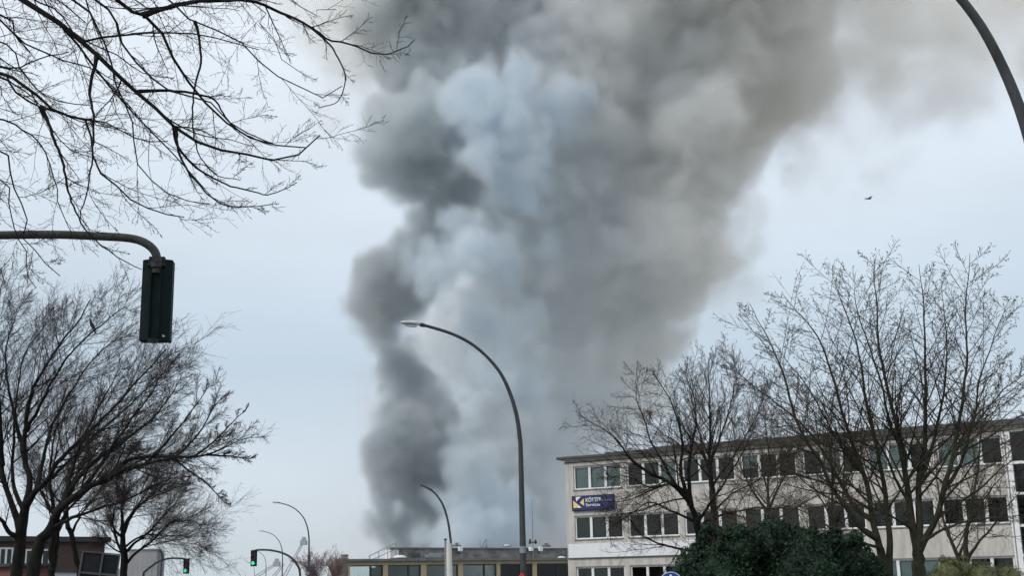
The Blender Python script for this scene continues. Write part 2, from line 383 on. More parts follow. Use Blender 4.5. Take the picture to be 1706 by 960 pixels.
# rainwater pipe
sill_col = mat('sill_metal', (.17, .165, .16), .6, var=.2)
rs = random.Random(3)
lookup = {(2, 0): 'bbb', (2, 1): 'ndg', (1, 0): 'ccn', (1, 1): 'nnn', (0, 0): 'dcn', (2, 4): 'nbn', (2, 5): 'bbn', (2, 6): 'bbn'}
for r, (z0, z1) in enumerate(ROWS):
    for gi, gx in enumerate(GX):
        w = empty('window', (gx, 0, z0), 0, off)
        H = z1-z0
        f = MB()
        fy0, fy1 = .10, .17
        mw = [.30 if False else .17]*2
        cuts = [0, GW/3, 2*GW/3, GW]
        f.box(0, GW, fy0, fy1, 0, .09).box(0, GW, fy0, fy1, H-.08, H)
        f.box(0, .10, fy0, fy1, .09, H-.08).box(GW-.10, GW, fy0, fy1, .09, H-.08)
        for c in cuts[1:3]: f.box(c-.095, c+.095, fy0-.01, fy1, .09, H-.08)
        f.build('frame', M_white, w)
        MB().box(-.03, GW+.03, -.06, .10, -.075, -.003).build('sill', sill_col, w)
        MB().box(-.02, GW+.02, -.012, .10, H+.003, H+.05).build('lintel_rail', sill_col, w)
        kinds = lookup.get((r, gi)) or ''.join(rs.choice('nnnndnbcw') for _ in range(3))
        for pi in range(3):
            a, b = cuts[pi]+.10, cuts[pi+1]-.10
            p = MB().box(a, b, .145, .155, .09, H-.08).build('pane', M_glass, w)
            kd = kinds[pi]
            if kd in 'bgwcd':
                drop = {'b': rs.uniform(.0, .15), 'g': .0, 'w': rs.uniform(.6, 1.0), 'c': .0, 'd': .0}[kd]
                mt = {'b': M_blind, 'g': M_blind, 'w': M_blind, 'c': M_curt, 'd': M_curt}[kd]
                a2 = a + (.0 if kd != 'd' else (b-a)*.55)
                mbb = MB(); n = 14 if kd in 'cd' else 1
                if n == 1: mbb.box(a, b, .26, .28, drop, H)
                else:
                    for q in range(n):
                        xa = a2+(b-a2)*q/n; mbb.box(xa, a2+(b-a2)*(q+1)/n-.01, .26+.03*(q % 2), .29+.03*(q % 2), 0, H)
                mbb.build('blind' if n == 1 else 'curtain', mt, w)
# white band of panels above the ground floor
for i in range(4):
    x0 = .12+i*2.62
    MB().box(x0, x0+2.612, -.07, -.003, 2.88, 3.84).build('fascia_panel', M_panel, off, bevel=.008)
MB().box(.08, 10.65, -.09, -.003, 2.80, 2.876).build('panel_rail', M_fasc, off)
# glazed stair bay at the far right
st = empty('stair_bay', (LEN, 0, 0), 0, off)
mb = MB().box(.003, 6.6, .003, .3, 0, .5).box(.003, 6.6, .003, .3, 9.45, 9.72).box(5.6, 6.6, .003, .3, .5, 9.45); mb.build('wall', M_rend, st)
mb = MB().box(.003, .28, -.12, .3, .5, 9.45)
for x in (1.95, 3.75, 5.45): mb.box(x, x+.15, -.08, .2, .5, 9.45)
for z in (2.2, 3.9, 5.75, 7.55): mb.box(.28, 5.6, -.06, .19, z, z+.16)
mb.build('frame', M_white, st)
for c, (a, b) in enumerate(((.28, 1.95), (2.1, 3.75), (3.9, 5.45))):
    for z0, z1 in ((.5, 2.2), (2.36, 3.9), (4.06, 5.75), (5.91, 7.55), (7.71, 9.45)):
        MB().box(a, b, .05, .06, z0, z1).build('pane', M_glass, st)
        MB().box(a, b, .03, .05, (z0+z1)/2-.02, (z0+z1)/2+.02).build('glazing_bar', M_dark, st)
MB().box(.1, 6.5, 1.5, 1.6, 0, 9.6).build('back_wall', M_room, st)
MB().box(6.6, 6.9, .003, DEP, 0, 9.72).build('end_wall', M_rend, st)
dp = MB().tube([(29.9, -.14, .1), (29.9, -.14, 9.5)], .05, 8)
for z in (2, 4.6, 7.2): dp.box(29.82, 29.98, -.16, -.003, z, z+.06)
dp.build('drainpipe', M_white, off)

# company sign on the wall
M_blue = mat('sign_blue', (.008, .018, .105), .45, var=.15, scale=1.5)
M_yel = mat('sign_yellow', (.78, .60, .17), .5, var=.15, scale=2)
M_sw = mat('sign_white', (.70, .74, .78), .5, var=.1, scale=2)
sg = empty('company_sign', OA + Matrix.Rotation(ang, 3, 'Z') @ Vector((.60, 0, 6.15)), ang)
tag(sg, 'blue company sign with yellow and white triangles between two window rows', 'sign')
MB().box(0, 3.28, -.26, -.004, 0, 1.02).build('panel', M_blue, sg, bevel=.015)
MB().box(-.02, 3.30, -.20, -.05, -.035, -.003).build('bottom_rail', M_dark, sg)
def SG(poly, mt):
    pts = [((x-268)/532*3.28, 1.02-(y-(680-25*(x-268)/532))/192*1.02) for x, y in poly]
    mb = MB(); mb.prism([(x, z) for x, z in pts], .016, Matrix.Translation((0, -.277, 0))); mb.build('logo_shape', mt, sg)
SG([(325, 690), (392, 688), (328, 752)], M_sw)
SG([(288, 738), (352, 792), (340, 832), (293, 838)], M_yel)
SG([(354, 795), (396, 832), (343, 836)], M_sw)
SG([(376, 768), (426, 712), (431, 808)], M_yel)
def text(s, x, z, size, width, mt, parent, y=-.278, off_=.0):
    c = bpy.data.curves.new('lettering', 'FONT'); c.body = s; c.size = size; c.extrude = .006; c.offset = off_
    tmp = bpy.data.objects.new('tmp', c); COL.objects.link(tmp)
    dg = bpy.context.evaluated_depsgraph_get(); me = bpy.data.meshes.new_from_object(tmp.evaluated_get(dg)); me.name = 'lettering'
    bpy.data.objects.remove(tmp); bpy.data.curves.remove(c)
    o = obj('lettering', me, mt, parent, (x, y, z)); o.rotation_euler = (math.pi/2, 0, 0)
    w = max(v.co.x for v in me.vertices)-min(v.co.x for v in me.vertices); o.scale = (width/w, 1, 1)
    return o
text('KÖTTER', 1.12, .56, .38, 1.25, M_sw, sg, off_=.007)
text('Services', 1.13, .25, .31, 1.15, M_sw, sg, off_=.003)
MB().box(2.33, 3.12, -.275, -.262, .60, .622).build('underline', M_sw, sg)

# ------------------------------------------------------------------ the low pavilion in the middle
LA = at(580, 960, 150); LB = at(948, 960, 178); LA.z = LB.z = 0
la = math.atan2(LB.y-LA.y, LB.x-LA.x); LL = (LB-LA).length
low = empty('low_building', LA, la); tag(low, 'low flat-roofed pavilion with tan columns and dark glazing left of the office block', 'pavilion')
def low_s(px):
    r = ray(px, 950); u = (LB-LA).normalized(); n = Vector((u.y, -u.x, 0)); t = (LA-CAM).dot(n)/r.dot(n)
    return (CAM+r*t-LA).dot(u)
def low_z(px, py, back=0.0):
    r = ray(px, py); u = (LB-LA).normalized(); n = Vector((u.y, -u.x, 0)); t = ((LA-n*back)-CAM).dot(n)/r.dot(n)
    return (CAM+r*t).z
M_tan = mat('tan_cladding', (.50, .40, .24), .7, col2=(.40, .32, .20), scale=2.5)
M_roofg = mat('grey_roof_edge', (.16, .17, .175), .7, var=.25, scale=.8)
M_slab = mat('weathered_concrete', (.25, .25, .235), .95, col2=(.11, .11, .105), scale=.5, stretch=(1, 1, 2), detail=9)
HZ = 4.25
SK = Matrix.Identity(4); SK[0][1] = math.tan(la+math.atan2(-LA.x, LA.y))     # end walls run straight away from the road
MB().box(-.8, LL+3, -.7, 16, HZ-.32, HZ, SK).build('roof', M_roofg, low, bevel=.03)
MB().box(0, LL+3, -.1, .3, 3.52, HZ-.33).build('fascia', M_tan, low)
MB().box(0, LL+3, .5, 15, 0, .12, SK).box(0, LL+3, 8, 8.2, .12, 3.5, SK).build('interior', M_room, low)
MB().box(0, LL+3, -.02, .28, 0, .6).build('plinth', M_tan, low)
wins = [(582, 638), (646, 701), (710, 763), (771, 827), (833, 887), (894, 948)]
prev = 0.0
for a, b in wins:
    sa, sb = low_s(a), low_s(b)
    MB().box(prev+.003 if prev else 0, sa, -.06, .3, .603, 3.515).build('column', M_tan, low); prev = sb
    w = empty('window', (sa, 0, .6), 0, low); W = sb-sa; mcut = W*.64
    f = MB().box(.0, W, .08, .2, 2.75, 2.91).box(0, W, .08, .2, .0, .12).box(0, .14, .08, .2, .12, 2.75).box(W-.14, W, .08, .2, .12, 2.75).box(mcut-.12, mcut+.12, .06, .2, .12, 2.75)
    f.build('frame', M_dark, w)
    MB().box(.14, mcut-.12, .13, .145, .12, 2.75).build('pane', M_glass, w)
    MB().box(mcut+.12, W-.14, .13, .145, .12, 2.75).build('pane', M_glass, w)
    MB().box(mcut+.2, W-.3, .4, .43, .1, 2.6).build('curtain', M_curt, w)
MB().box(prev+.003, LL+3, -.06, .3, .603, 3.515).build('column', M_tan, low)
# upper setback slab of separate concrete panels
def low_sb(px, back):
    r = ray(px, 950); u = (LB-LA).normalized(); nn = Vector((u.y, -u.x, 0)); t = ((LA-nn*back)-CAM).dot(nn)/r.dot(nn)
    return (CAM+r*t-LA).dot(u)
s0, s1 = low_sb(651, 6), low_sb(975, 6)
n = 9; uz0, uz1 = HZ+.05, low_z(700, 913.5, 6.0)
for i in range(n):
    a = s0+(s1-s0)*i/n; b = s0+(s1-s0)*(i+1)/n-.03
    MB().box(a, b, 6, 6.3, uz0, uz1-.12).build('parapet_panel', M_slab, low)
SK2 = Matrix.Translation((-6*SK[0][1], 0, 0)) @ SK
MB().box(s0-.2, s1, 5.8, 12, uz1-.117, uz1+.03, SK2).build('upper_roof', M_roofg, low)
MB().box(s0+.1, s1, 6.31, 11.5, HZ+.01, uz1-.12, SK2).build('upper_wall', M_slab, low)
# stone end wall
M_stone = mat('rubble_stone', (.26, .22, .19), .95, col2=(.14, .115, .10), scale=3, bump=.6, bscale=6)
ew = empty('stone_wall', at_ground(563, 148), la); tag(ew, 'rough brown stone end wall beside the low pavilion and the reddish bush', 'stone wall')
rs = random.Random(9)
ws = 2054/148
for row in range(14):
    z = row*.37; x = -0.1
    top = 4.9 if True else 0
    while x < 1.6:
        w_ = rs.uniform(.35, .7); 
        x1 = min(x+w_, 1.6)
        if z+.35 < 4.35+ (x>.5)*.75 and x1-x > .12:
            MB().box(x, x1-.03, rs.uniform(-.05, .04), .6, z, z+rs.uniform(.33, .355)).build('stone', M_stone, ew, bevel=.02)
        x = x1
MB().box(0, 1.55, .1, .55, 0, 4.3).build('core', M_stone, ew)
# things on its roof
def roof_thing(name, px, py, back, fn, label, cat, group=None):
    s = low_s(px); e = empty(name, LA + Matrix.Rotation(la, 3, 'Z') @ Vector((s + back*0, back, low_z(px, py, back))), la)
    r = ray(px, 950); u = (LB-LA).normalized(); nn = Vector((u.y, -u.x, 0)); t = ((LA-nn*back)-CAM).dot(nn)/r.dot(nn); q = CAM+r*t
    e.location.x = q.x; e.location.y = q.y
    fn(e); tag(e, label, cat, group); return e
M_dome = mat('skylight_dome', (.62, .64, .66), .35, var=.1)
def dome(e, r=1.0):
    mb = MB(); 
    for i in range(5):
        pass
    n, k = 14, 4; vs = []; fs = []
    for j in range(k):
        a = j/k*math.pi/2
        for i in range(n): vs.append((r*math.cos(a)*math.cos(2*math.pi*i/n), r*math.cos(a)*math.sin(2*math.pi*i/n)*.8, .12+r*.35*math.sin(a)))
    for j in range(k-1): fs += [(j*n+i, j*n+(i+1) % n, (j+1)*n+(i+1) % n, (j+1)*n+i) for i in range(n)]
    vs.append((0, 0, .12+r*.35)); fs += [((k-1)*n+i, (k-1)*n+(i+1) % n, len(vs)-1) for i in range(n)]
    mb.add(vs, fs).build('dome', M_dome, e, smooth=True)
    MB().box(-r*1.05, r*1.05, -r*.85, r*.85, 0, .118).build('kerb', M_roofg, e)
def vent(e, s=1.0):
    MB().box(-.6*s, .6*s, -.4, .4, 0, .28*s).build('base', M_slab, e)
    MB().tube([(0, 0, .28*s), (0, 0, .5*s)], [.28*s, .28*s], 10).build('stack', M_galv, e)
    MB().tube([(0, 0, .5*s), (0, 0, .58*s), (0, 0, .68*s)], [.6*s, .55*s, .12*s], 12).build('cap', M_galv, e)
UZ = uz1+.03
roof_thing('skylight', 666, 931.5, 1.0, lambda e: dome(e, .95), 'pale domed skylight at the left end of the low roof', 'skylight', 'skylights on the low roof')
roof_thing('skylight', 936, 931.5, 1.5, lambda e: dome(e, .65), 'white domed skylight on the low roof beside the office block', 'skylight', 'skylights on the low roof')
roof_thing('skylight', 845, 911.5, 7, lambda e: dome(e, .5), 'small domed skylight on the upper roof left of the tall street lamp', 'skylight', 'skylights on the low roof')
roof_thing('roof_vent', 761, 911.5, 7, lambda e: vent(e, .85), 'round capped roof vent right of the white post', 'roof vent', 'roof vents')
roof_thing('roof_vent', 911, 912, 7, lambda e: vent(e, 1.0), 'round capped roof vent nearest the office block', 'roof vent', 'roof vents')
def duct(e):
    MB().box(-1.2, 1.2, -.4, .4, 0, .45).build('case', M_galv, e, bevel=.03)
    MB().box(-.5, 1.9, -.3, .3, .453, .62).build('lid', M_galv, e)
roof_thing('ventilation_unit', 722, 930, 2.5, duct, 'long pale ventilation unit on the low roof left of the white post', 'ventilation unit')
def satellite(e):
    MB().box(-.8, .8, -.4, .4, 0, .42).build('base', M_fasc, e)
    MB().box(-1.0, 1.0, -.1, .1, .45, .55).tube([(0, 0, .4), (0, 0, .75)], .05, 8).build('rack', M_dark, e)
roof_thing('aerial_rack', 690, 930.5, 2, satellite, 'dark aerial rack on a block on the low roof', 'aerial rack')
M_mastw = mat('mast_white', (.75, .76, .78), .5)
def antenna(e):
    MB().tube([(0, 0, -.9), (0, 0, 2.2)], .06, 8).build('mast', M_galv, e)
    MB().tube([(0, 0, 2.2), (0, 0, 7.6)], [.035, .018], 6).build('whip', M_dark, e)
    MB().box(-.9, .9, -.05, .05, 1.35, 1.5).box(-.7, -.5, -.1, .1, 1.2, 1.9).box(.45, .65, -.1, .1, 1.2, 1.8).build('crossbar', M_dark, e)
    MB().box(-.75, -.15, -.2, .2, .2, .75).build('junction_box', M_mastw, e)
roof_thing('aerial_mast', 889, 921, 5.2, antenna, 'tall thin aerial mast rising from the low roof beside the office block', 'aerial')
def flood(e): MB().box(-.35, .35, -.2, .2, -.2, .45).build('housing', M_mastw, e, bevel=.04); MB().tube([(0, .1, -.6), (0, .1, -.2)], .05, 6).build('bracket', M_dark, e)
roof_thing('floodlight', 767, 917, 5.7, flood, 'white square floodlight on the parapet right of the white post', 'floodlight', 'floodlights on the parapet')
roof_thing('floodlight', 901, 917, 5.7, flood, 'white square floodlight on the parapet right of the aerial mast', 'floodlight', 'floodlights on the parapet')
# roof access stair rail at the left
def rail(e):
    MB().tube([(-2.6, 0, .1), (2.2, 0, 1.9)], .06, 6).tube([(-2.6, 0, -.5), (2.2, 0, 1.1)], .05, 6).build('handrail', M_galv, e)
    for x in (-2.4, -.9, .6, 2.0): MB().tube([(x, 0, -.4), (x, 0, .1+(x+2.6)/4.8*1.8)], .05, 6).build('post', M_galv, e)
    MB().box(1.2, 2.6, .2, 1.2, -.2, .9).build('step_block', M_mastw, e)
roof_thing('roof_stair', 640, 929, 4, rail, 'pale metal stair rail climbing to the upper roof at its left end', 'stair rail')

# ------------------------------------------------------------------ buildings on the left behind the trees
M_brickm = mat('brick_mortar', (.24, .20, .18), .95)
def brick_material(name, c1, c2, mortar):
    m = bpy.data.materials.new(name); m.use_nodes = True; t = m.node_tree; b = t.nodes["Principled BSDF"]; b.inputs['Roughness'].default_value = .9
    tcn = t.nodes.new("ShaderNodeTexCoord"); mp = t.nodes.new("ShaderNodeMapping"); mp.inputs['Rotation'].default_value = (math.pi/2, 0, 0)
    br = t.nodes.new("ShaderNodeTexBrick"); br.inputs['Scale'].default_value = 1; br.inputs['Brick Width'].default_value = .25; br.inputs['Row Height'].default_value = .08; br.inputs['Mortar Size'].default_value = .008
    br.inputs['Color1'].default_value = (*c1, 1); br.inputs['Color2'].default_value = (*c2, 1); br.inputs['Mortar'].default_value = (*mortar, 1)
    t.links.new(tcn.outputs['Object'], mp.inputs[0]); t.links.new(mp.outputs[0], br.inputs[0]); t.links.new(br.outputs[0], b.inputs['Base Color'])
    return m
M_brick = brick_material('red_brick', (.17, .05, .038), (.11, .038, .032), (.12, .10, .09))
M_brick2 = brick_material('brown_brick', (.075, .042, .034), (.05, .032, .028), (.06, .052, .048))
M_dkroof = mat('dark_roof', (.04, .042, .045), .8, var=.3)
def simple_house(name, pxa, da, pxb, db, h, depth, mt, label, wins, cat='house', fas=.35):
    A = at_ground(pxa, da); B = at_ground(pxb, db); a = math.atan2(B.y-A.y, B.x-A.x); W = (B-A).length
    e = empty(name, A, a); tag(e, label, cat)
    xs = sorted(set([0, W]+[v for w in wins for v in (w[0]*W, w[1]*W)]))
    mb = MB()
    for i in range(len(xs)-1):
        xa, xb = xs[i], xs[i+1]; xm = (xa+xb)/2
        hol = sorted([(w[2], w[3]) for w in wins if w[0]*W <= xm <= w[1]*W])
        z = 0
        for (z0, z1) in hol: mb.box(xa, xb, 0, .3, z, z0); z = z1
        mb.box(xa, xb, 0, .3, z, h)
    mb.build('wall', mt, e)
    MB().box(0, .3, .303, depth, 0, h).box(W-.3, W, .303, depth, 0, h).box(.3, W-.3, depth-.3, depth, 0, h).build('side_wall', mt, e)
    MB().box(.32, W-.32, 1.2, 1.3, 0, h-.1).build('interior', M_room, e)
    MB().box(-.3, W+.3, -.3, depth+.3, h+.003, h+fas).build('roof', M_dkroof, e, bevel=.02)
    for (xa, xb, z0, z1, nv) in wins:
        w = empty('window', (xa*W, 0, z0), 0, e); ww = (xb-xa)*W; hh = z1-z0
        f = MB().box(0, ww, .05, .15, 0, .12).box(0, ww, .05, .15, hh-.12, hh).box(0, .12, .05, .15, .12, hh-.12).box(ww-.12, ww, .05, .15, .12, hh-.12)
        for k in range(1, nv): f.box(ww*k/nv-.06, ww*k/nv+.06, .05, .15, .12, hh-.12)
        f.build('frame', M_white, w)
        for k in range(nv): MB().box(ww*k/nv+.06+(.06 if k == 0 else 0), ww*(k+1)/nv-.06-(.06 if k == nv-1 else 0), .09, .1, .12, hh-.12).build('pane', M_glass, w)
    return e
# (x0, x1 as shares of the front, z0, z1, lights)
simple_house('brick_annex', -60, 62, 18, 60, 2.62, 2.2, M_brick, 'low red brick annex with a dark flat roof at the left edge', [(.1, .3, 1.0, 2.0, 2)], 'annex', .16)
simple_house('brick_house', -40, 78, 172, 84, 4.55, 10, M_brick2, 'brown brick house with white window bands behind the dark tree trunks', [(.02, .12, 3.0, 4.3, 2), (.16, .27, 2.9, 4.2, 2), (.36, .56, 2.9, 4.1, 3), (.36, .46, .5, 2.2, 2), (.50, .58, .5, 2.2, 1), (.63, .80, .8, 2.0, 3)], 'brick house')
simple_house('garage_row', 82, 70, 132, 74, 2.45, 5, M_panel, 'low pale garage row with slatted door behind the leaning trunk', [(.1, .46, .3, 2.1, 5), (.6, .95, .2, 2.2, 2)], 'garage', .12)
gb = empty('grey_hall', at_ground(212, 120), .25); tag(gb, 'plain light grey hall end wall right of the round-crowned tree', 'hall')
M_greyw = mat('grey_cladding', (.34, .34, .345), .8, var=.12, scale=.5)
M_greyd = mat('grey_cladding_edge', (.24, .25, .28), .7, var=.1)
for i in range(6): MB().box(i*.465, i*.465+.455, 0, 14, 0, 5.0).build('wall_panel', M_greyw, gb)
MB().box(2.795, 3.1, .1, 14, 0, 4.85).build('corner_panel', M_greyd, gb)
MB().tube([(3.15, .1, 0), (3.15, .1, 4.8)], .06, 8).build('drainpipe', M_dark, gb)
MB().box(-.1, 2.95, -.1, 14.1, 5.003, 5.1).build('roof_edge', M_greyd, gb)

# ------------------------------------------------------------------ street lamps
M_lens = mat('lamp_lens', (.55, .58, .60), .25, var=.1)
M_head = mat('lamp_head', (.42, .44, .46), .4, metal=.3, var=.1)
LP = [(0, 0), (0, 5.0), (-.02, 5.7), (-.10, 6.35), (-.28, 7.0), (-.55, 7.6), (-.93, 8.08), (-1.42, 8.5), (-2.0, 8.8), (-2.65, 9.0), (-3.0, 9.08)]
def smooth_path(pts, n):
    """Catmull-Rom through 2-D/3-D points"""
    P = np.array(pts, float); P = np.vstack([2*P[0]-P[1], P, 2*P[-1]-P[-2]]); o = []
    seg = len(P)-3
    for u in np.linspace(0, seg-1e-6, n):
        i = int(u); t = u-i; a, b, c, d = P[i:i+4]
        o.append(.5*((2*b)+(c-a)*t+(2*a-5*b+4*c-d)*t*t+(-a+3*b-3*c+d)*t**3))
    return np.array(o)
def lamp_mesh():
    sp = smooth_path(LP, 40); rad = [.105-.058*min(1, max(0, z-1.0)/7.6 + abs(x)*.05) for x, z in sp]
    pole = MB().tube([(x, 0, z) for x, z in sp], rad, 12).mesh('pole', True)
    base = MB().tube([(0, 0, 0), (0, 0, 1.1), (0, 0, 1.2)], [.14, .14, .11], 14).mesh('base', True)
    door = MB().box(-.05, .05, -.146, -.135, .45, .85).box(-.04, .04, -.150, -.146, .47, .83).mesh('access_door')
    ring = MB().tube([(0, 0, 2.3), (0, 0, 2.5)], .1, 14).mesh('joint_ring', True)
    col = MB().tube([(-2.88, 0, 9.055), (-3.02, 0, 9.085)], .062, 10).mesh('collar', True)
    # cobra head, flattened teardrop
    vs = []; fs = []; n = 12; prof = [(0, .055, .05), (.08, .09, .07), (.24, .13, .085), (.42, .13, .075), (.55, .09, .05), (.62, .02, .015)]
    for (u, w, h) in prof:
        for k in range(n):
            a = 2*math.pi*k/n; vs.append((-3.0-u, w*math.cos(a), 9.10+u*.05+h*max(math.sin(a), -.55)))
    for i in range(len(prof)-1): fs += [(i*n+k, i*n+(k+1) % n, (i+1)*n+(k+1) % n, (i+1)*n+k) for k in range(n)]
    fs += [tuple(range(n)), tuple((len(prof)-1)*n+k for k in range(n))]
    head = MB().add(vs, fs).mesh('lamp_head', True)
    vs = [(-3.11-.36*i/8, .095*math.sin(math.pi*(i/8)**.8)*s, 9.045+.05*(.1+.5*i/8)-.015) for i in range(9) for s in (-1, 1)]
    fs = [(2*i, 2*i+1, 2*i+3, 2*i+2) for i in range(8)]
    vs2 = vs+[(x, y, z-.035) for x, y, z in vs]; m_ = len(vs)
    fs2 = fs+[tuple(q+m_ for q in f) for f in fs]+[(2*i, 2*i+2, 2*i+2+m_, 2*i+m_) for i in range(8)]+[(2*i+1, 2*i+3, 2*i+3+m_, 2*i+1+m_) for i in range(8)]
    lens = MB().add(vs2, fs2).mesh('lens', True)
    return pole, base, col, head, lens, door, ring
LM = lamp_mesh()
lamp_dir = math.atan2(RD.x*-1, RD.y)    # arms point across the road to the left
def street_lamp(px, d, label, rz=0.0, zs=1.0):
    e = empty('street_lamp', at_ground(px, d), lamp_dir+rz)
    tag(e, label, 'street lamp', 'arched street lamps along the road')
    for nm, me, mt in zip(('pole', 'base', 'collar', 'lamp_head', 'lens', 'access_door', 'joint_ring'), LM, (M_lampgrey, M_lampgrey, M_dark, M_head, M_lens, M_lampgrey, M_galv)):
        obj(nm, me, mt, e)
    e.scale = (1, 1, zs)
    return e
street_lamp(872, 36.0, 'tall dark street lamp arching before the smoke in the centre, with a silver head')
street_lamp(1816, 12.6, 'nearest street lamp, only its dark curved arm crossing the top right corner')
street_lamp(514, 117, 'largest of the distant arched lamps, rising out of the reddish bush')
street_lamp(470, 181, 'distant arched lamp just right of the green signal with the long arm')
street_lamp(443, 285, 'distant arched lamp partly behind the green traffic signal')
street_lamp(424, 440, 'far arched lamp left of and below the green traffic signal')
street_lamp(409, 700, 'farthest and smallest of the arched lamps down the road')

# the smaller lamp on a white sleeved post
e = empty('path_lamp', at_ground(752, 59), lamp_dir); tag(e, 'smaller street lamp with flat dark head on a white sleeved post left of centre', 'street lamp')
sp = smooth_path([(0, 0), (0, 2.9), (-.04, 3.6), (-.16, 4.4), (-.38, 5.1), (-.7, 5.6), (-.95, 5.82)], 26)
MB().tube([(x, 0, z) for x, z in sp], [.075-.005*z for x, z in sp], 10).build('pole', M_lampgrey, e, smooth=True)
Mh = Matrix.Translation((-1.18, 0, 5.93)) @ Matrix.Rotation(math.radians(24), 4, 'Y')
MB().box(-.33, .3, -.11, .11, -.035, .045, Mh).build('lamp_head', M_lampgrey, e, bevel=.02)
MB().box(-.28, .12, -.085, .085, -.05, -.036, Mh).build('lens', M_lens, e)
M_birch = mat('peeling_white_paint', (.62, .61, .58), .8, col2=(.30, .27, .24), scale=2.2, stretch=(1, 1, .6), rlo=.34, rhi=.44)
MB().tube([(-.08, 0, 0), (-.08, 0, 1.6), (-.10, 0, 3.28)], [.17, .15, .13], 12).build('sleeve', M_birch, e, smooth=True)
e = empty('steel_post', at_ground(742.5, 58.6)); tag(e, 'thin dark steel post with a cap standing close beside the white sleeved lamp post', 'post')
MB().tube([(0, 0, 0), (0, 0, 3.42)], .045, 8).build('tube', M_galv, e); MB().tube([(0, 0, 3.42), (0, 0, 3.5)], .07, 8).build('cap', M_dark, e)

# ------------------------------------------------------------------ traffic signals
M_sgreen = mat('signal_green_paint', (.006, .018, .018), .6, spec=.12, var=.3, scale=6, bump=.1, bscale=40)
M_sblack = mat('signal_black', (.012, .013, .014), .5)
M_arm = mat('signal_arm_paint', (.065, .068, .062), .7, spec=.2, col2=(.04, .042, .036), scale=7, bump=.25, bscale=25, detail=8)
M_lgo = bpy.data.materials.new('green_light'); M_lgo.use_nodes = True
b = M_lgo.node_tree.nodes['Principled BSDF']; b.inputs['Base Color'].default_value = (.02, .5, .3, 1); b.inputs['Emission Color'].default_value = (.03, .85, .38, 1); b.inputs['Emission Strength'].default_value = 1.1
M_loff = mat('unlit_lens', (.03, .035, .035), .3)
# near signal seen from behind: curved backplate, spine, clamp, arm
SDp = 15.0
hang = at(262, 438, SDp)
root_px = at(-190, 960, SDp)
e = empty('traffic_signal', (root_px.x, root_px.y, 0), 0)
tag(e, 'large dark green traffic signal seen from behind, hanging from a curved arm at the left', 'traffic signal')
def L3(v): return Vector(v) - e.location
arm = [at(-188, 800, SDp), at(-186, 620, SDp), at(-176, 500, SDp), at(-150, 430, SDp), at(-100, 400, SDp), at(-40, 393, SDp), at(0, 392, SDp), at(90, 391, SDp), at(170, 394, SDp), at(215, 397, SDp), at(240, 404, SDp), at(257, 418, SDp), at(263, 437, SDp)]
pts = [(root_px.x, root_px.y, 0)] + [tuple(p) for p in arm]
sp = smooth_path(pts, 70)
MB().tube([L3(p) for p in sp], [.075 - .023*min(1, i/30) for i in range(70)], 14).build('arm', M_arm, e, smooth=True)
body = empty('signal_head', L3(at(260, 500, SDp)), R(6), e)
Hh = .505
# curved back shell
n = 12; prof = [(-.18+.36*i/n, -.05*math.cos((i/n-.5)*math.pi)) for i in range(n+1)]
mb = MB(); vs = []
for z in (-Hh, Hh):
    for x, y in prof: vs.append((x, y, z))
    for x, y in prof[::-1]: vs.append((x, .16, z))
k = len(prof)*2
mb.add(vs, [tuple(range(k))[::-1], tuple(range(k, 2*k))]+[(i, (i+1) % k, (i+1) % k+k, i+k) for i in range(k)])
mb.build('housing', M_sgreen, body, bevel=0.006)
MB().box(-.065, -.045, -.105, -.03, -Hh+.02, Hh-.08).box(.045, .065, -.105, -.03, -Hh+.02, Hh-.08).box(-.045, .045, -.075, -.045, -Hh, Hh-.08).build('spine', M_sgreen, body, bevel=.004)
MB().tube([(0, -.06, -Hh-.035), (0, -.06, -Hh+.01)], [.05, .065], 14).build('cable_gland', M_sblack, body)
MB().tube([(0, -.09, Hh-.125), (0, -.09, Hh-.06)], .068, 14).box(-.11, .11, -.11, -.04, Hh-.10, Hh-.075).box(-.10, .09, -.05, .03, Hh-.08, Hh+.03).build('clamp', M_sblack, body, bevel=.004)
MB().tube([(0, -.085, Hh-.19), (0, -.085, Hh-.12)], .05, 12).build('end_cap', M_arm, body)
for zc in (.33, 0, -.33):
    v = MB(); vs = []; fs = []
    for j, y in enumerate((.16, .36)):
        for i in range(13):
            a = math.pi*(-.15+1.3*i/12); vs += [(.12*math.cos(a), y, zc+.12*math.sin(a)), (.126*math.cos(a), y, zc+.126*math.sin(a))]
    for i in range(12):
        a = 2*i; fs += [(a, a+2, a+28, a+26), (a+1, a+27, a+29, a+3)]
    v.add(vs, fs).build('visor', M_sblack, body)
    MB().tube([(0, .16, zc), (0, .175, zc)], .1, 16).build('lens', M_loff, body)
MB().add([(.105, -.052, -.44), (.14, -.045, -.46), (.105, -.052, -.47)], [(0, 1, 2)]).build('sticker', M_sw, body)

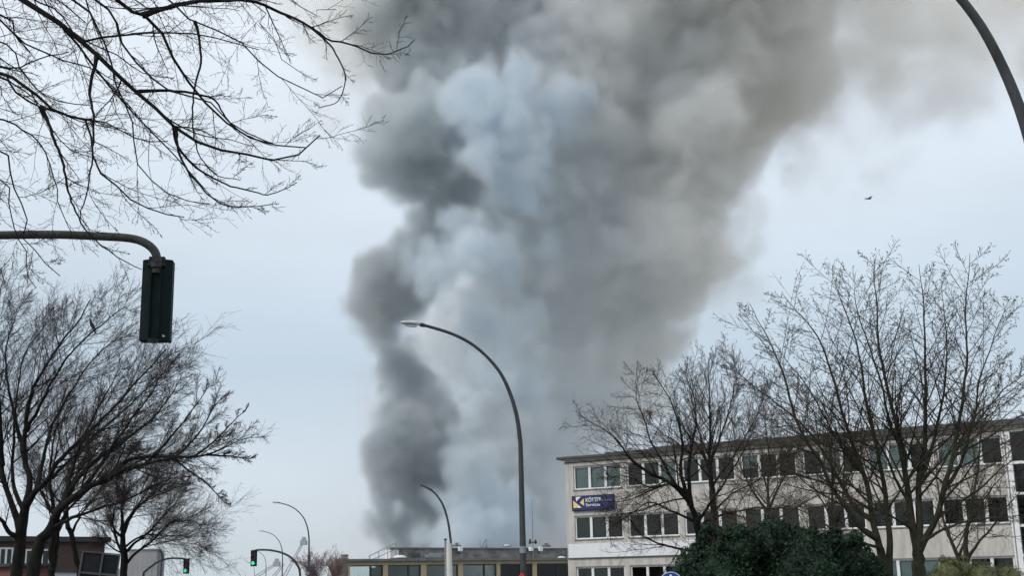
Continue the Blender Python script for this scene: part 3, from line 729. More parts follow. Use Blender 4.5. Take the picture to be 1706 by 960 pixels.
def far_signal(px, py, d, arm_px, label):
    hb = at(px, py, d); bx = arm_px[-1]; gr = at_ground(bx[0], d)
    e = empty('traffic_signal', gr, 0); tag(e, label, 'traffic signal')
    path = [(gr.x, gr.y, 0)]+[tuple(at(x, y, d)) for x, y in arm_px[::-1]]
    sp = smooth_path(path, 30); MB().tube([Vector(p)-gr for p in sp], [.085-.02*i/30 for i in range(30)], 10).build('arm', M_lampgrey, e, smooth=True)
    h = empty('signal_head', hb-gr, R(-4), e)
    MB().box(-.17, .17, -.05, .14, -.5, .5).build('housing', M_sblack, h, bevel=.02)
    MB().box(-.23, .23, .14, .16, -.56, .56).build('backplate', M_sgreen, h)
    for zc in (.33, 0, -.33):
        MB().tube([(0, -.07, zc), (0, -.052, zc)], .125 if zc < 0 else .10, 18).build('lens', M_lgo if zc < -.1 else M_loff, h)
        v = MB(); vs = []; fs = []
        for y in (-.24, -.05):
            for i in range(11):
                a = math.pi*(0+i/10); vs += [(.14*math.cos(a), y, zc+.14*math.sin(a)), (.15*math.cos(a), y, zc+.15*math.sin(a))]
        for i in range(10): a = 2*i; fs += [(a, a+2, a+24, a+22), (a+1, a+23, a+25, a+3)]
        v.add(vs, fs).build('visor', M_sblack, h)
    return e
far_signal(422, 931, 88, [(423, 918.5), (430, 917), (450, 917.5), (470, 922), (485, 930), (495, 942), (500, 958)], 'distant traffic signal showing green, its long arm reaching left from the reddish bush')
far_signal(309.5, 944, 92, [(309, 932.5), (300, 931), (285, 931), (268, 934.5), (254, 943), (243, 952), (239, 960)], 'distant traffic signal showing green on a curved arm in front of the grey hall')

# ------------------------------------------------------------------ back of a road sign, lower left
sgd = 19.0; cpt = at(167, 960, sgd); gr = Vector((cpt.x, cpt.y, 0))
e = empty('road_sign', gr, R(10)); tag(e, 'dark back of a large framed road sign standing in front of the trunks, lower left', 'road sign')
tilt = Matrix.Rotation(R(6.5), 4, 'Y')
T = Matrix.Translation(at(166, 921, sgd)-gr) @ Matrix.Rotation(R(4), 4, 'Y')
px = sgd/FPX
W2 = 29*px; shear = Matrix.Identity(4); shear[0][2] = .20
TT = T @ Matrix.Rotation(R(2), 4, 'Y')
M_back = mat('sign_back', (.014, .018, .024), .6, spec=.15, var=.3, scale=4)
M_frame = mat('sign_frame_grey', (.08, .08, .076), .55, metal=.3, var=.2)
Z0, Z1 = -1.15, 0.0
MB().box(-.245, .03, .0, .02, Z0, Z1-.02, TT).build('left_sheet', M_back, e); MB().box(.055, .28, .0, .02, Z0, Z1-.02, TT).build('right_sheet', M_back, e)
MB().box(.03, .055, -.03, .02, Z0, Z1-.02, TT).build('centre_rail', M_frame, e)
f = MB().box(-.275, .30, -.02, .03, Z1-.018, Z1, TT).box(-.275, -.247, -.02, .03, Z0, Z1-.02, TT).box(.282, .30, -.02, .03, Z0, Z1-.02, TT).box(-.275, .30, -.02, .03, Z0-.03, Z0-.003, TT)
f.build('frame', M_frame, e); MB().box(-.245, .28, -.035, -.002, -.34, -.31, TT).box(-.245, .28, -.035, -.002, -.86, -.83, TT).build('cross_rail', M_frame, e)
pz = (at(166, 921, sgd)-gr).z-.25
MB().tube([(.24, .06, 0), (.24, .06, pz)], .035, 10).tube([(-.14, .06, 0), (-.14, .06, pz)], .035, 10).build('post', M_galv, e)

# ------------------------------------------------------------------ small signs at the bottom edge
M_red = mat('sign_red', (.55, .02, .025), .4)
M_bl2 = mat('sign_round_blue', (.012, .05, .26), .4, var=.1)
d = 33.0; tp = at(869, 955.5, d); e = empty('warning_sign', (tp.x, tp.y, 0)); tag(e, 'red and white triangular warning sign peeking up in front of the tall lamp post', 'warning sign')
z = tp.z; s = .9
MB().prism([(-s/2, z-s*.866), (s/2, z-s*.866), (.03, z), (-.03, z)], .03, Matrix.Translation((0, 0, 0))).build('plate', M_red, e, bevel=.004)
MB().prism([(-s*.34, z-s*.78), (s*.34, z-s*.78), (0, z-.17)], .006, Matrix.Translation((0, -.008, 0))).build('white_field', M_sw, e)
MB().tube([(0, .06, 0), (0, .06, z-.1)], .03, 8).build('post', M_galv, e)
d = 30.0; tp = at(1117, 953, d); e = empty('cycle_path_sign', (tp.x, tp.y, 0), R(-8)); tag(e, 'round blue sign with white figure just left of the ivy bush', 'round sign')
rr = .3; zc = tp.z-rr
poly = [(rr*math.cos(a*2*math.pi/28), zc+rr*math.sin(a*2*math.pi/28)) for a in range(28)]
MB().prism(poly, .02).build('plate', M_bl2, e)
ring = MB(); n = 28
vs = [((rr-q)*math.cos(a*2*math.pi/n), -.004, zc+(rr-q)*math.sin(a*2*math.pi/n)) for q in (.008, .022) for a in range(n)]
ring.add(vs, [(a, (a+1) % n, (a+1) % n+n, a+n) for a in range(n)]).build('rim', M_sw, e)
MB().box(-.022, .022, -.008, -.003, zc+.02, zc+.17).box(-.05, .05, -.008, -.003, zc-.12, zc+.015).tube([(0, -.004, zc+.2), (0, -.009, zc+.2)], .03, 12).build('figure', M_sw, e)
MB().tube([(0, .05, 0), (0, .05, tp.z-.05)], .03, 8).build('post', M_galv, e)

# ------------------------------------------------------------------ rescue ladders far down the road
M_pale = mat('hazed_ladder_aluminium', (.36, .39, .43), .6, var=.1)  # aluminium, with the pale haze of distance put into its colour
def ladder(px0, py0, px1, py1, d, label, head=True):
    a = at(px0, py0, d); b_ = at(px1, py1, d); g0 = Vector((a.x, a.y, 0)); e = empty('turntable_ladder', g0, 0); tag(e, label, 'ladder', 'fire ladders raised in front of the smoke')
    # carry the line down to the truck at the ground
    u = (b_-a).normalized(); t = (a.z-1.5)/u.z; a0 = a-u*t
    side = Vector((0, 1, 0)); w = .45; wd = .16
    P = a0-g0; Q = b_-g0; L_ = (Q-P).length; nrm = u.cross(side).normalized()
    rl = MB()
    for s in (-1, 1):
        for h in (0, .8): rl.tube([P+side*w*s+nrm*h, Q+side*w*s+nrm*h*.5], wd*.4, 5)
    rl.build('rail', M_pale, e)
    rg = MB(); k = int(L_/1.6)
    for i in range(k):
        c = P+u*(L_*i/k); rg.tube([c-side*w, c+side*w], .05, 4); c2 = c+nrm*.8*(1-.5*i/k); rg.tube([c-side*w, c2-side*w], .06, 4)
    tag(rg.build('rungs', M_pale, e), kind='stuff')
    if head:
        MB().box(-.9, .9, -.7, .7, -.6, .7, Matrix.Translation(Q)).box(-.5, .5, -.5, .5, .72, 1.5, Matrix.Translation(Q)).build('rescue_cage', M_pale, e, bevel=.1)
    MB().box(-3.5, 3.5, -1.25, 1.25, .6, 2.6, Matrix.Translation((a0.x-g0.x, a0.y-g0.y, 0))).box(-1, 1, -1.2, 1.2, 2.61, 3.3, Matrix.Translation((a0.x-g0.x, a0.y-g0.y, 0))).build('truck_body', M_red, e, bevel=.1)
    wh = MB()
    for x in (-2.3, 2.3):
        for y in (-1.1, 1.1): wh.tube([(a0.x-g0.x+x, a0.y-g0.y+y-.15, .55), (a0.x-g0.x+x, a0.y-g0.y+y+.15, .55)], .55, 12)
    wh.build('wheel', M_sblack, e)
    return e
ladder(485, 945, 506, 905, 330, 'raised pale ladder with a cage just left of the tall distant lamp')
ladder(436, 958, 461, 941, 330, 'low pale ladder with a cage under the green signal arm')
ladder(461, 958, 474, 941, 350, 'short pale ladder between the two other raised ladders', False)

# ------------------------------------------------------------------ birds
M_bird = mat('dark_feathers', (.02, .02, .022), .8, var=.3)
def bird(px, py, d, rz, label, span, up, perched=False):
    p = at(px, py, d); e = empty('bird', p, rz); tag(e, label, 'bird')
    n = 8; prof = [(-.5, .01), (-.4, .05), (-.2, .11), (.05, .13), (.25, .09), (.36, .07), (.45, .065), (.52, .03), (.60, .004)]
    s = .42
    MB().tube([(x*s, 0, (.05*s if x > .3 else 0)) for x, r in prof], [r*s for x, r in prof], n).build('body', M_bird, e, smooth=True)
    for k in (-1, 1):
        if perched: vs = [(.15*s, .10*s*k, .05*s), (-.2*s, .13*s*k, .02*s), (-.6*s, .05*s*k, -.03*s), (-.25*s, .10*s*k, -.05*s)]; fs = [(0, 1, 2, 3)]
        else:
            vs = [(.2*s, .05*s*k, 0), (.28*s, .45*span*k, up), (.05*s, span*k, up*.6), (-.15*s, .8*span*k, up*.5), (-.18*s, .05*s*k, 0)]; fs = [(0, 1, 2, 3, 4)]
        vs2 = vs+[(x, y, z-.012) for x, y, z in vs]; m_ = len(vs)
        fs2 = fs+[tuple(q+m_ for q in fs[0])[::-1]]+[(i, (i+1) % m_, (i+1) % m_+m_, i+m_) for i in range(m_)]
        MB().add(vs2, fs2).build('wing', M_bird, e)
    MB().add([(-.4*s, .03*s, 0), (-.4*s, -.03*s, 0), (-.72*s, -.09*s, 0), (-.72*s, .09*s, 0), (-.4*s, .03*s, .01), (-.4*s, -.03*s, .01), (-.72*s, -.09*s, .01), (-.72*s, .09*s, .01)], [(0,1,2,3), (7,6,5,4), (0,4,5,1), (1,5,6,2), (2,6,7,3), (3,7,4,0)]).build('tail', M_bird, e)
    return e
bird(1447, 331, 80, R(20), 'small dark bird gliding in the open sky to the right of the smoke', .42, .10)
bi = bird(154, 543, 35, R(60), 'dark bird sitting upright on the top twigs of the left trees', .3, 0, True); bi.rotation_euler = (0, R(-62), R(200))

# ------------------------------------------------------------------ bare trees: limbs, branches and twigs as tapered tubes
def unit(v): return v/np.maximum(np.linalg.norm(v, axis=-1, keepdims=True), 1e-9)
def tubes_np(name, groups, mt):
    """groups: list of (P (m,n,3), Rd (m,n), sides) -> one mesh"""
    V = []; F = []; base = 0
    for P, Rd, ns in groups:
        if len(P) == 0: continue
        m_, n, _ = P.shape
        T = unit(np.gradient(P, axis=1))
        ref = np.array([.15, .96, .23])        # one reference for the whole tube, so rings never twist
        A = unit(np.cross(T, ref)); B = np.cross(T, A)
        a = np.arange(ns)*2*np.pi/ns
        ring = P[:, :, None, :] + Rd[:, :, None, None]*(np.cos(a)[None, None, :, None]*A[:, :, None, :]+np.sin(a)[None, None, :, None]*B[:, :, None, :])
        V.append(ring.reshape(-1, 3))
        idx = np.arange(m_*n*ns).reshape(m_, n, ns)
        q = np.stack([idx[:, :-1, :], np.roll(idx, -1, 2)[:, :-1, :], np.roll(idx, -1, 2)[:, 1:, :], idx[:, 1:, :]], -1).reshape(-1, 4)
        F.append(q+base); base += m_*n*ns
    return mesh_np(name, np.concatenate(V), np.concatenate(F), True)
def resample(pts, n):
    sp = smooth_path(pts, max(60, n*3)); s = np.r_[0, np.cumsum(np.linalg.norm(np.diff(sp, axis=0), axis=1))]
    t = np.linspace(0, s[-1], n); return np.stack([np.interp(t, s, sp[:, i]) for i in range(3)], 1)
def spawn(g, P, Rd, k, t0, t1, ang, angsd, lr, r_ratio, n, wig, trop, tf=1.0, lsd=.25, rmin=.002, lpow=.6, Lpar=None, zig=0.0, flat=None):
    """children of the branches P: k per branch between the shares t0 and t1 of its length"""
    m_, N, _ = P.shape
    Lp = np.linalg.norm(np.diff(P, axis=1), axis=2).sum(1) if Lpar is None else Lpar
    t = (np.arange(k)[None, :]+g.uniform(.1, .9, (m_, k)))/k; t = t0+(t1-t0)*t
    u = t*(N-1); i = np.minimum(u.astype(int), N-2); f = (u-i)[..., None]
    rows = np.arange(m_)[:, None]
    S = P[rows, i]*(1-f)+P[rows, i+1]*f; T = unit(P[rows, i+1]-P[rows, i])
    r0 = Rd[rows, i]*(1-f[..., 0])+Rd[rows, i+1]*f[..., 0]
    az = np.arange(k)[None, :]*2.4+g.uniform(0, 6.28, (m_, 1))+g.normal(0, 1.0, (m_, k))
    th = np.clip(g.normal(ang, angsd, (m_, k)), .12, 1.45)
    ref = np.where(np.abs(T[..., 2:3]) < .9, np.array([0, 0, 1.0]), np.array([1.0, 0, 0]))
    A = unit(np.cross(T, ref)); B = np.cross(T, A)
    D = unit(T*np.cos(th)[..., None]+(A*np.cos(az)[..., None]+B*np.sin(az)[..., None])*np.sin(th)[..., None])
    L_ = Lp[:, None]*lr*(1.08-t)**lpow*np.exp(g.normal(0, lsd, (m_, k)))
    S = S.reshape(-1, 3); D = D.reshape(-1, 3); L_ = L_.reshape(-1); r0 = np.maximum(r0.reshape(-1)*r_ratio, rmin)
    q = [S]; trop = np.array(trop); st = (L_/(n-1))[:, None]
    for j in range(n-1):
        D = unit(D + g.normal(0, wig, D.shape) + trop*(1+j*.3))
        q.append(q[-1]+D*st)
    C = np.stack(q, 1); tt = np.linspace(0, 1, n)
    Rc = np.maximum(r0[:, None]*(1-tt*(1-.35*tf))[None, :], rmin*.8)
    return C, Rc
def tree(name, label, base, limbs, spec, mt, mt_twig=None, seed=0, group=None, extra=None, trunk=None, cat='tree', lod=1.0):
    """limbs: list of (points, r0, r1); first build limbs, then the levels of spec"""
    g = np.random.default_rng(seed)
    e = empty(name, base); tag(e, label, cat, group)
    b0 = np.array(base); TR = None
    if trunk is not None:
        P = resample(trunk[0], 18); rd = np.interp(np.linspace(0, 1, 18), np.linspace(0, 1, len(trunk[1])), list(trunk[1][:-1])+[min(trunk[1][-1], limbs[0][1]*1.0)])
        P = P + g.normal(0, .012, P.shape)*np.linspace(0, 1, 18)[:, None]*1.5
        TR = P
        obj('trunk', tubes_np('trunk', [((P-b0)[None], rd[None], 12)], mt), mt, e)
    N = 34; LP_ = []; LR = []
    for pts, r0, r1 in limbs:
        P = resample(pts, N)
        prev = ([TR] if trunk is not None else []) + LP_
        if prev:            # root the limb on the wood it grows from
            Q = np.concatenate(prev); c0 = np.array(CAM); q = Q-c0; s_ = P[0]-c0
            dd = np.linalg.norm(unit(q)-unit(s_), axis=1); j = int(dd.argmin())
            if dd[j] < .03:
                f_ = np.linalg.norm(q[j])/np.linalg.norm(s_); w_ = (1-np.linspace(0, 1, N))[:, None]
                P = c0+(P-c0)*(1+(f_-1)*w_); P = P+(Q[j]-P[0])*w_**5
        L_ = np.linalg.norm(P[-1]-P[0])
        jit = np.cumsum(g.normal(0, 1, (N, 3)), 0); jit -= np.linspace(0, 1, N)[:, None]*jit[-1]; P = P+jit*min(L_, 4.0)*.0030
        rd = r0+(r1-r0)*np.linspace(0, 1, N)**.62
        rd = rd*(1+.35*np.exp(-np.linspace(0, 1, N)/.04)*(1 if len(LP_) else 0))
        LP_.append(P); LR.append(rd)
        obj('limb', tubes_np('limb', [((P-b0)[None], rd[None], 8)], mt), mt, e)
    P = np.array(LP_); Rd = np.array(LR); lvls = []; src = [(P, Rd)]
    for li, s in enumerate(spec):
        outP = []; outR = []
        for (PP, RR) in (src if s.get('all') else src[-1:]):
            s2 = {k_: v for k_, v in s.items() if k_ not in ('all', 'sides')}
            C, Rc = spawn(g, PP, RR, **s2)
            if li == 0:         # short limbs carry fewer branches
                Ls = np.linalg.norm(np.diff(PP, axis=1), axis=2).sum(1); pk = np.clip(Ls/np.median(Ls), .3, 1)
                kp = g.random(len(C)) < np.repeat(pk, s2['k']); C = C[kp]; Rc = Rc[kp]
            lvls.append((C-b0, Rc, s.get('sides', 3))); outP.append(C); outR.append(Rc)
        src.append((np.concatenate(outP), np.concatenate(outR)))
    mt2 = mt_twig or mt
    big = [l for l in lvls if l[2] >= 4]; small = [l for l in lvls if l[2] < 4]
    if big: o = obj('branches', tubes_np('branches', big, mt), mt, e); tag(o, kind='stuff')
    if small: o = obj('twigs', tubes_np('twigs', small, mt2), mt2, e); tag(o, kind='stuff')
    if extra: extra(g, e, src[-1][0]-b0, b0)
    print(name, 'fine', len(src[-1][0]), 'tris', sum(2*a.shape[0]*(a.shape[1]-1)*c for a, _, c in lvls))
    return e
def px3(pts, d0, d1):
    """photograph pixels to points, the distance running from d0 to d1"""
    n = len(pts); return [tuple(at(x, y, d0+(d1-d0)*i/max(1, n-1))) for i, (x, y) in enumerate(pts)]

M_bark = mat('dark_bark', (.022, .021, .019), .95, spec=.1, col2=(.010, .010, .009), scale=9, bump=.8, bscale=30, stretch=(1, 1, .3))
M_bark2 = mat('green_grey_bark', (.060, .058, .040), .95, spec=.15, col2=(.030, .029, .022), scale=5, bump=.6, bscale=25, stretch=(1, 1, .4))
M_twig = mat('dark_twig', (.042, .034, .031), .9, spec=.15, var=.3, scale=2)
M_twig2 = mat('brown_twig', (.078, .064, .050), .9, spec=.2, var=.35, scale=2)
M_red_t = mat('reddish_twig', (.17, .095, .09), .9, var=.3, scale=2)
M_bud = mat('catkin', (.06, .042, .034), .9, var=.4, scale=4)

# --- overhead branches, top left: a street tree standing just outside the frame
OD = 12.0
tb = at_ground(-620, 12.5)
ov_trunk = ([tuple(tb), (tb.x+.05, tb.y, 2.2), (tb.x+.15, tb.y+.05, 4.6), (tb.x+.35, tb.y+.0, 6.8), (tb.x+.6, tb.y, 9.2)], [.26, .21, .18, .15, .09])
fork = lambda z: (tb.x+.05+.06*z, tb.y, z)
def ov(z, start, pts, da, db, r0=.05, r1=.006):
    P = px3(pts, da, db); return ([fork(z)]+([tuple(at(*start))] if start else [])+P, r0, r1)
# main limbs traced from the photograph; each leaves the trunk outside the frame
M1 = [(25, -5), (67, 24), (96, 43), (139, 79), (168, 105), (211, 144), (240, 165), (268, 196), (283, 211), (307, 228), (345, 244), (393, 249), (431, 260), (480, 262), (533, 225)]
M2 = [(200, -2), (230, 19), (256, 34), (278, 57), (292, 91), (311, 125), (335, 153), (364, 187), (393, 211), (422, 230), (470, 245), (510, 246)]
M3 = [(168, 0), (192, 38), (206, 77), (235, 110), (268, 139), (307, 158), (345, 168), (383, 201), (407, 220), (455, 240)]
M4 = [(262, 32), (287, 19), (326, 6), (364, 2), (431, 4), (479, 26), (522, 48), (551, 69), (594, 81), (642, 91), (671, 79), (689, 67)]
M5 = [(-5, 122), (29, 137), (62, 158), (101, 189), (139, 196), (158, 240), (163, 283), (192, 307), (216, 331), (268, 355), (307, 362)]
M6 = [(-5, 133), (29, 158), (62, 182), (96, 192), (158, 201), (211, 220), (249, 237), (280, 235)]
M7 = [(-5, 108), (38, 101), (77, 93), (115, 86)]
M8 = [(140, 88), (148, 144), (158, 187), (161, 268), (144, 326), (134, 355), (150, 385)]
M9 = [(-5, 250), (24, 287), (29, 326), (48, 364), (40, 400), (72, 430), (100, 460)]
M10 = [(60, 176), (96, 235), (115, 283), (129, 335), (144, 374), (168, 402), (200, 425), (236, 449)]
M11 = [(283, 211), (288, 240), (316, 273), (345, 292), (383, 311), (417, 321), (450, 326), (495, 304)]
M12 = [(283, 211), (297, 259), (335, 307), (364, 335), (398, 345), (450, 341)]
M13 = [(222, 150), (268, 151), (316, 156), (354, 165), (383, 200), (407, 220), (455, 243)]
M15 = [(285, -4), (307, 19), (345, 43), (383, 57), (422, 86), (446, 115), (479, 134), (508, 149), (541, 163), (570, 143)]
M16 = [(522, 48), (551, 77), (570, 115), (575, 139), (560, 170), (530, 180)]
M17 = [(407, -4), (431, 38), (455, 62), (470, 100), (500, 120)]
M18 = [(-5, 20), (30, 60), (70, 80), (110, 100), (160, 120), (200, 160)]
M19 = [(-5, 60), (40, 110), (70, 150), (110, 170), (150, 175)]
M20 = [(-5, 200), (30, 215), (60, 240), (85, 290), (100, 340), (120, 390)]
M21 = [(60, -4), (100, 20), (130, 60), (190, 90), (240, 120), (290, 130)]
M22 = [(130, -4), (155, 30), (180, 90), (190, 140), (215, 200), (225, 260), (250, 300), (300, 330), (350, 340)]
M23 = [(480, -4), (520, 10), (560, 15)]
M24 = [(318, 60), (330, 110), (318, 160), (320, 200), (330, 250), (360, 290), (400, 300)]
M25 = [(-5, 300), (20, 340), (22, 380), (50, 420), (45, 450), (60, 480)]
limbs_ov = [ov(8.2, (-300, -220, 12.3), M1, 12, 11.4, .085, .006), ov(9.0, (-200, -300, 12.2), M2, 12.1, 12.2, .07, .006), ov(8.8, (-200, -260, 12.2), M3, 11.9, 11.0, .035, .005),
    (px3(M4, 12.08, 12.9), .028, .005), ov(7.0, (-300, 20, 12.6), M5, 12.6, 12.0, .05, .005), ov(6.8, (-300, 60, 12.8), M6, 12.9, 12.6, .035, .005), ov(7.2, (-250, 60, 13.5), M7, 13.6, 13.7, .03, .006),
    (px3(M8, 11.75, 11.2), .020, .004), ov(6.0, (-250, 180, 12.2), M9, 11.6, 11.0, .03, .004), (px3(M10, 12.4, 11.7), .022, .004), (px3(M11, 11.66, 12.2), .016, .004), (px3(M12, 11.66, 11.2), .016, .004),
    (px3(M13, 11.75, 12.6), .02, .004), ov(9.2, (-100, -330, 13.5), M15, 13, 13.4, .03, .005), (px3(M16, 12.45, 12.2), .012, .004), ov(9.2, (-50, -330, 13.8), M17, 13.7, 13.8, .02, .004),
    ov(7.6, (-300, -50, 14), M18, 14, 14.4, .03, .006), ov(7.5, (-300, 0, 13), M19, 13.4, 13.8, .03, .005), ov(6.6, (-300, 150, 14), M20, 13.8, 13.2, .03, .004), ov(8.4, (-250, -200, 14.5), M21, 14.5, 14.6, .03, .005),
    ov(8.6, (-200, -240, 13.2), M22, 13, 12.2, .035, .004), ov(9.2, (0, -300, 14), M23, 14, 14.2, .02, .004), (px3(M24, 12.12, 11.8), .016, .004), ov(6.0, (-250, 220, 12.8), M25, 12.6, 12, .02, .004)]
tree('overhanging_tree', 'bare street tree whose drooping branches hang into the top left corner', tuple(tb), limbs_ov,
    [dict(k=16, t0=.22, t1=1.0, ang=.66, angsd=.2, lr=.19, r_ratio=.5, n=9, wig=.10, trop=(.015, 0, -.008), rmin=.0028, sides=4, lsd=.4, lpow=.45),
     dict(k=11, t0=.10, t1=1.0, ang=.7, angsd=.22, lr=.36, r_ratio=.6, n=6, wig=.14, trop=(.02, 0, .004), rmin=.0021, sides=3, lsd=.35),
     dict(k=5, t0=.12, t1=1.0, ang=.75, angsd=.25, lr=.36, r_ratio=.75, n=3, wig=.2, trop=(0, 0, .04), rmin=.0017, sides=3, lsd=.35)],
    M_bark, M_twig, seed=11, trunk=ov_trunk)

# --- the tall trees on the left
def left_tree(label, base, trunk, limbs, seed, d, k=(13, 11, 7), up=.03, lr=.34, rm=1.0, grp='bare trees on the left side of the road', top=.3, out=(.02, 0, 0)):
    tr = (out[0], out[1], up+out[2])
    return tree('bare_tree', label, base, limbs,
        [dict(k=k[0]+12, t0=top*.6, t1=.97, ang=.58, angsd=.2, lr=lr*1.12, r_ratio=.38, n=9, wig=.08, trop=tr, rmin=.0055*rm, sides=4, lsd=.3, lpow=.4),
         dict(k=k[1]+2, t0=.10, t1=1.0, ang=.60, angsd=.24, lr=.46, r_ratio=.45, n=5, wig=.12, trop=tr, rmin=.0036*rm, sides=3, lsd=.3, lpow=.35),
         dict(k=k[2]+2, t0=.10, t1=1.0, ang=.62, angsd=.28, lr=.46, r_ratio=.6, n=2, wig=.13, trop=tr, rmin=.0029*rm, sides=3, lsd=.35, lpow=.35)],
        M_bark, M_twig, seed=seed, trunk=trunk, group=grp)
def gpt(x, d): return tuple(at_ground(x, d))
dA = 34
left_tree('tall bare tree with a forked upright trunk at the left edge', gpt(28, dA), ([gpt(28, dA)]+px3([(27, 960), (32, 920), (36, 882), (43, 845), (45, 825)], dA, dA), [.17, .165, .16, .15, .13]), [
    (px3([(44, 830), (48, 795), (40, 770), (40, 720), (47, 673), (59, 641), (79, 610), (103, 570), (130, 538), (150, 500)], dA, dA+1), .10, .015),
    (px3([(43, 835), (57, 815), (75, 800), (92, 770), (112, 750), (140, 722), (186, 678), (221, 641), (253, 610), (277, 582)], dA, dA-2), .095, .015),
    (px3([(33, 885), (15, 825), (8, 770), (5, 720), (-5, 680), (-30, 620)], dA, dA+1.5), .11, .02),
    (px3([(30, 905), (12, 890), (0, 868), (-30, 840), (-80, 790)], dA, dA-1), .08, .02),
    (px3([(42, 760), (28, 700), (15, 640), (12, 580), (25, 530), (45, 490)], dA, dA+2), .07, .007),
    (px3([(8, 780), (0, 700), (-5, 620), (-8, 540), (0, 480), (10, 450)], dA, dA-1.5), .08, .007),
    (px3([(40, 725), (68, 680), (95, 630), (120, 590), (160, 550), (200, 520), (212, 512)], dA, dA-2), .06, .007),
    (px3([(60, 815), (70, 760), (90, 700), (120, 650), (150, 605), (190, 570), (230, 560)], dA, dA+2.5), .07, .007),
    (px3([(75, 800), (110, 770), (160, 720), (200, 690), (240, 650), (290, 610), (300, 600)], dA, dA+2), .06, .007),
    (px3([(36, 850), (20, 790), (22, 720), (30, 650), (40, 590), (70, 545), (95, 515)], dA, dA+3), .07, .007),
    ], 21, dA, k=(11, 9, 6), lr=.28)
dB = 30
left_tree('leaning bare tree whose long limb reaches far out over the road', gpt(40, dB), ([gpt(38, dB)]+px3([(62, 920), (78, 890), (90, 868)], dB, dB), [.18, .165, .15]), [
    (px3([(88, 870), (108, 848), (135, 828), (160, 812), (185, 798), (212, 785), (240, 778), (270, 771), (292, 765), (325, 762), (365, 752), (395, 738), (420, 728)], dB, dB-1), .115, .007),
    (px3([(185, 798), (200, 775), (225, 762), (260, 759), (292, 758), (315, 740), (335, 715), (356, 680), (378, 655)], dB, dB+.5), .07, .007),
    (px3([(292, 765), (315, 785), (347, 805), (362, 822), (385, 838)], dB-.8, dB-1.2), .035, .006),
    (px3([(95, 860), (125, 810), (155, 775), (200, 740), (250, 700), (285, 655), (305, 620)], dB, dB+1.5), .09, .007),
    (px3([(135, 828), (160, 785), (190, 740), (220, 700), (250, 660), (270, 620), (282, 590)], dB, dB+2.5), .07, .007),
    (px3([(240, 778), (275, 740), (310, 700), (335, 665), (350, 640)], dB-.4, dB+.4), .05, .006),
    (px3([(325, 762), (355, 735), (390, 700), (412, 680)], dB-.7, dB-.9), .03, .008),
    (px3([(345, 757), (385, 760), (415, 765), (430, 758)], dB-.8, dB-1), .03, .008),
    (px3([(84, 880), (110, 868), (150, 850), (190, 838), (235, 820), (275, 800), (310, 795)], dB, dB-1), .06, .006),
    (px3([(110, 846), (120, 790), (135, 740), (160, 690), (185, 640), (205, 600)], dB, dB+2), .08, .007),
    ], 22, dB, k=(13, 10, 6), lr=.20, up=.02)
dC = 42
left_tree('slim bare tree with twin dark stems between the two large left trunks', gpt(88, dC), ([gpt(84, dC)]+px3([(86, 960), (86, 925), (88, 895), (94, 880)], dC, dC), [.12, .115, .11, .10]), [
    (px3([(94, 882), (90, 840), (85, 790), (92, 740), (100, 690), (110, 640)], dC, dC+1), .10, .007),
    (px3([(97, 955), (100, 910), (100, 860), (118, 800), (140, 740), (165, 690)], dC, dC+1), .11, .007),
    (px3([(100, 880), (115, 850), (150, 810), (190, 760), (230, 720)], dC, dC-1), .07, .007),
    (px3([(90, 860), (70, 820), (50, 780), (45, 740)], dC, dC+2), .06, .012)], 23, dC, k=(11, 10, 6), lr=.4)
left_tree('bare tree with a curved slanting stem left of the framed road sign', gpt(137, 46), ([gpt(140, 46)]+px3([(133, 958), (126, 930), (121, 900), (115, 880)], 46, 46), [.11, .10, .10, .09]), [
    (px3([(116, 885), (114, 850), (120, 810), (140, 770), (150, 730)], 46, 47), .10, .007),
    (px3([(118, 890), (135, 860), (160, 830), (180, 800), (200, 780)], 46, 45), .06, .007),
    (px3([(114, 870), (100, 840), (85, 815), (75, 780)], 46, 47), .06, .012)], 24, 46, k=(11, 10, 6), lr=.42)
dE = 48
left_tree('round-crowned bare tree in front of the grey hall', gpt(205, dE), ([gpt(206, dE)]+px3([(206, 960), (207, 930), (204, 900), (203, 875)], dE, dE), [.17, .15, .14, .12]), [
    (px3([(208, 940), (230, 920), (255, 900), (280, 875), (300, 868), (325, 870), (340, 885)], dE, dE-1), .07, .007),
    (px3([(206, 922), (225, 905), (250, 885), (270, 862), (290, 840), (315, 815)], dE, dE+1), .07, .007),
    (px3([(203, 885), (203, 860), (205, 830), (210, 800), (215, 775)], dE, dE), .09, .007),
    (px3([(203, 890), (215, 865), (235, 840), (260, 820), (285, 795), (300, 780)], dE, dE-1), .07, .007),
    (px3([(206, 925), (195, 905), (190, 885), (180, 860), (178, 835)], dE, dE+1), .08, .007),
    (px3([(203, 900), (190, 880), (192, 850), (200, 815), (195, 790)], dE, dE-1), .06, .007),
    (px3([(204, 880), (222, 850), (245, 815), (262, 790), (270, 770)], dE, dE+1.5), .06, .007),
    (px3([(206, 925), (185, 912), (170, 900), (155, 895)], dE, dE), .05, .007),
    (px3([(206, 912), (240, 895), (275, 895), (310, 895), (335, 910), (340, 915)], dE, dE-1.5), .05, .006),
    ], 25, dE, k=(12, 11, 7), lr=.42, up=.02)

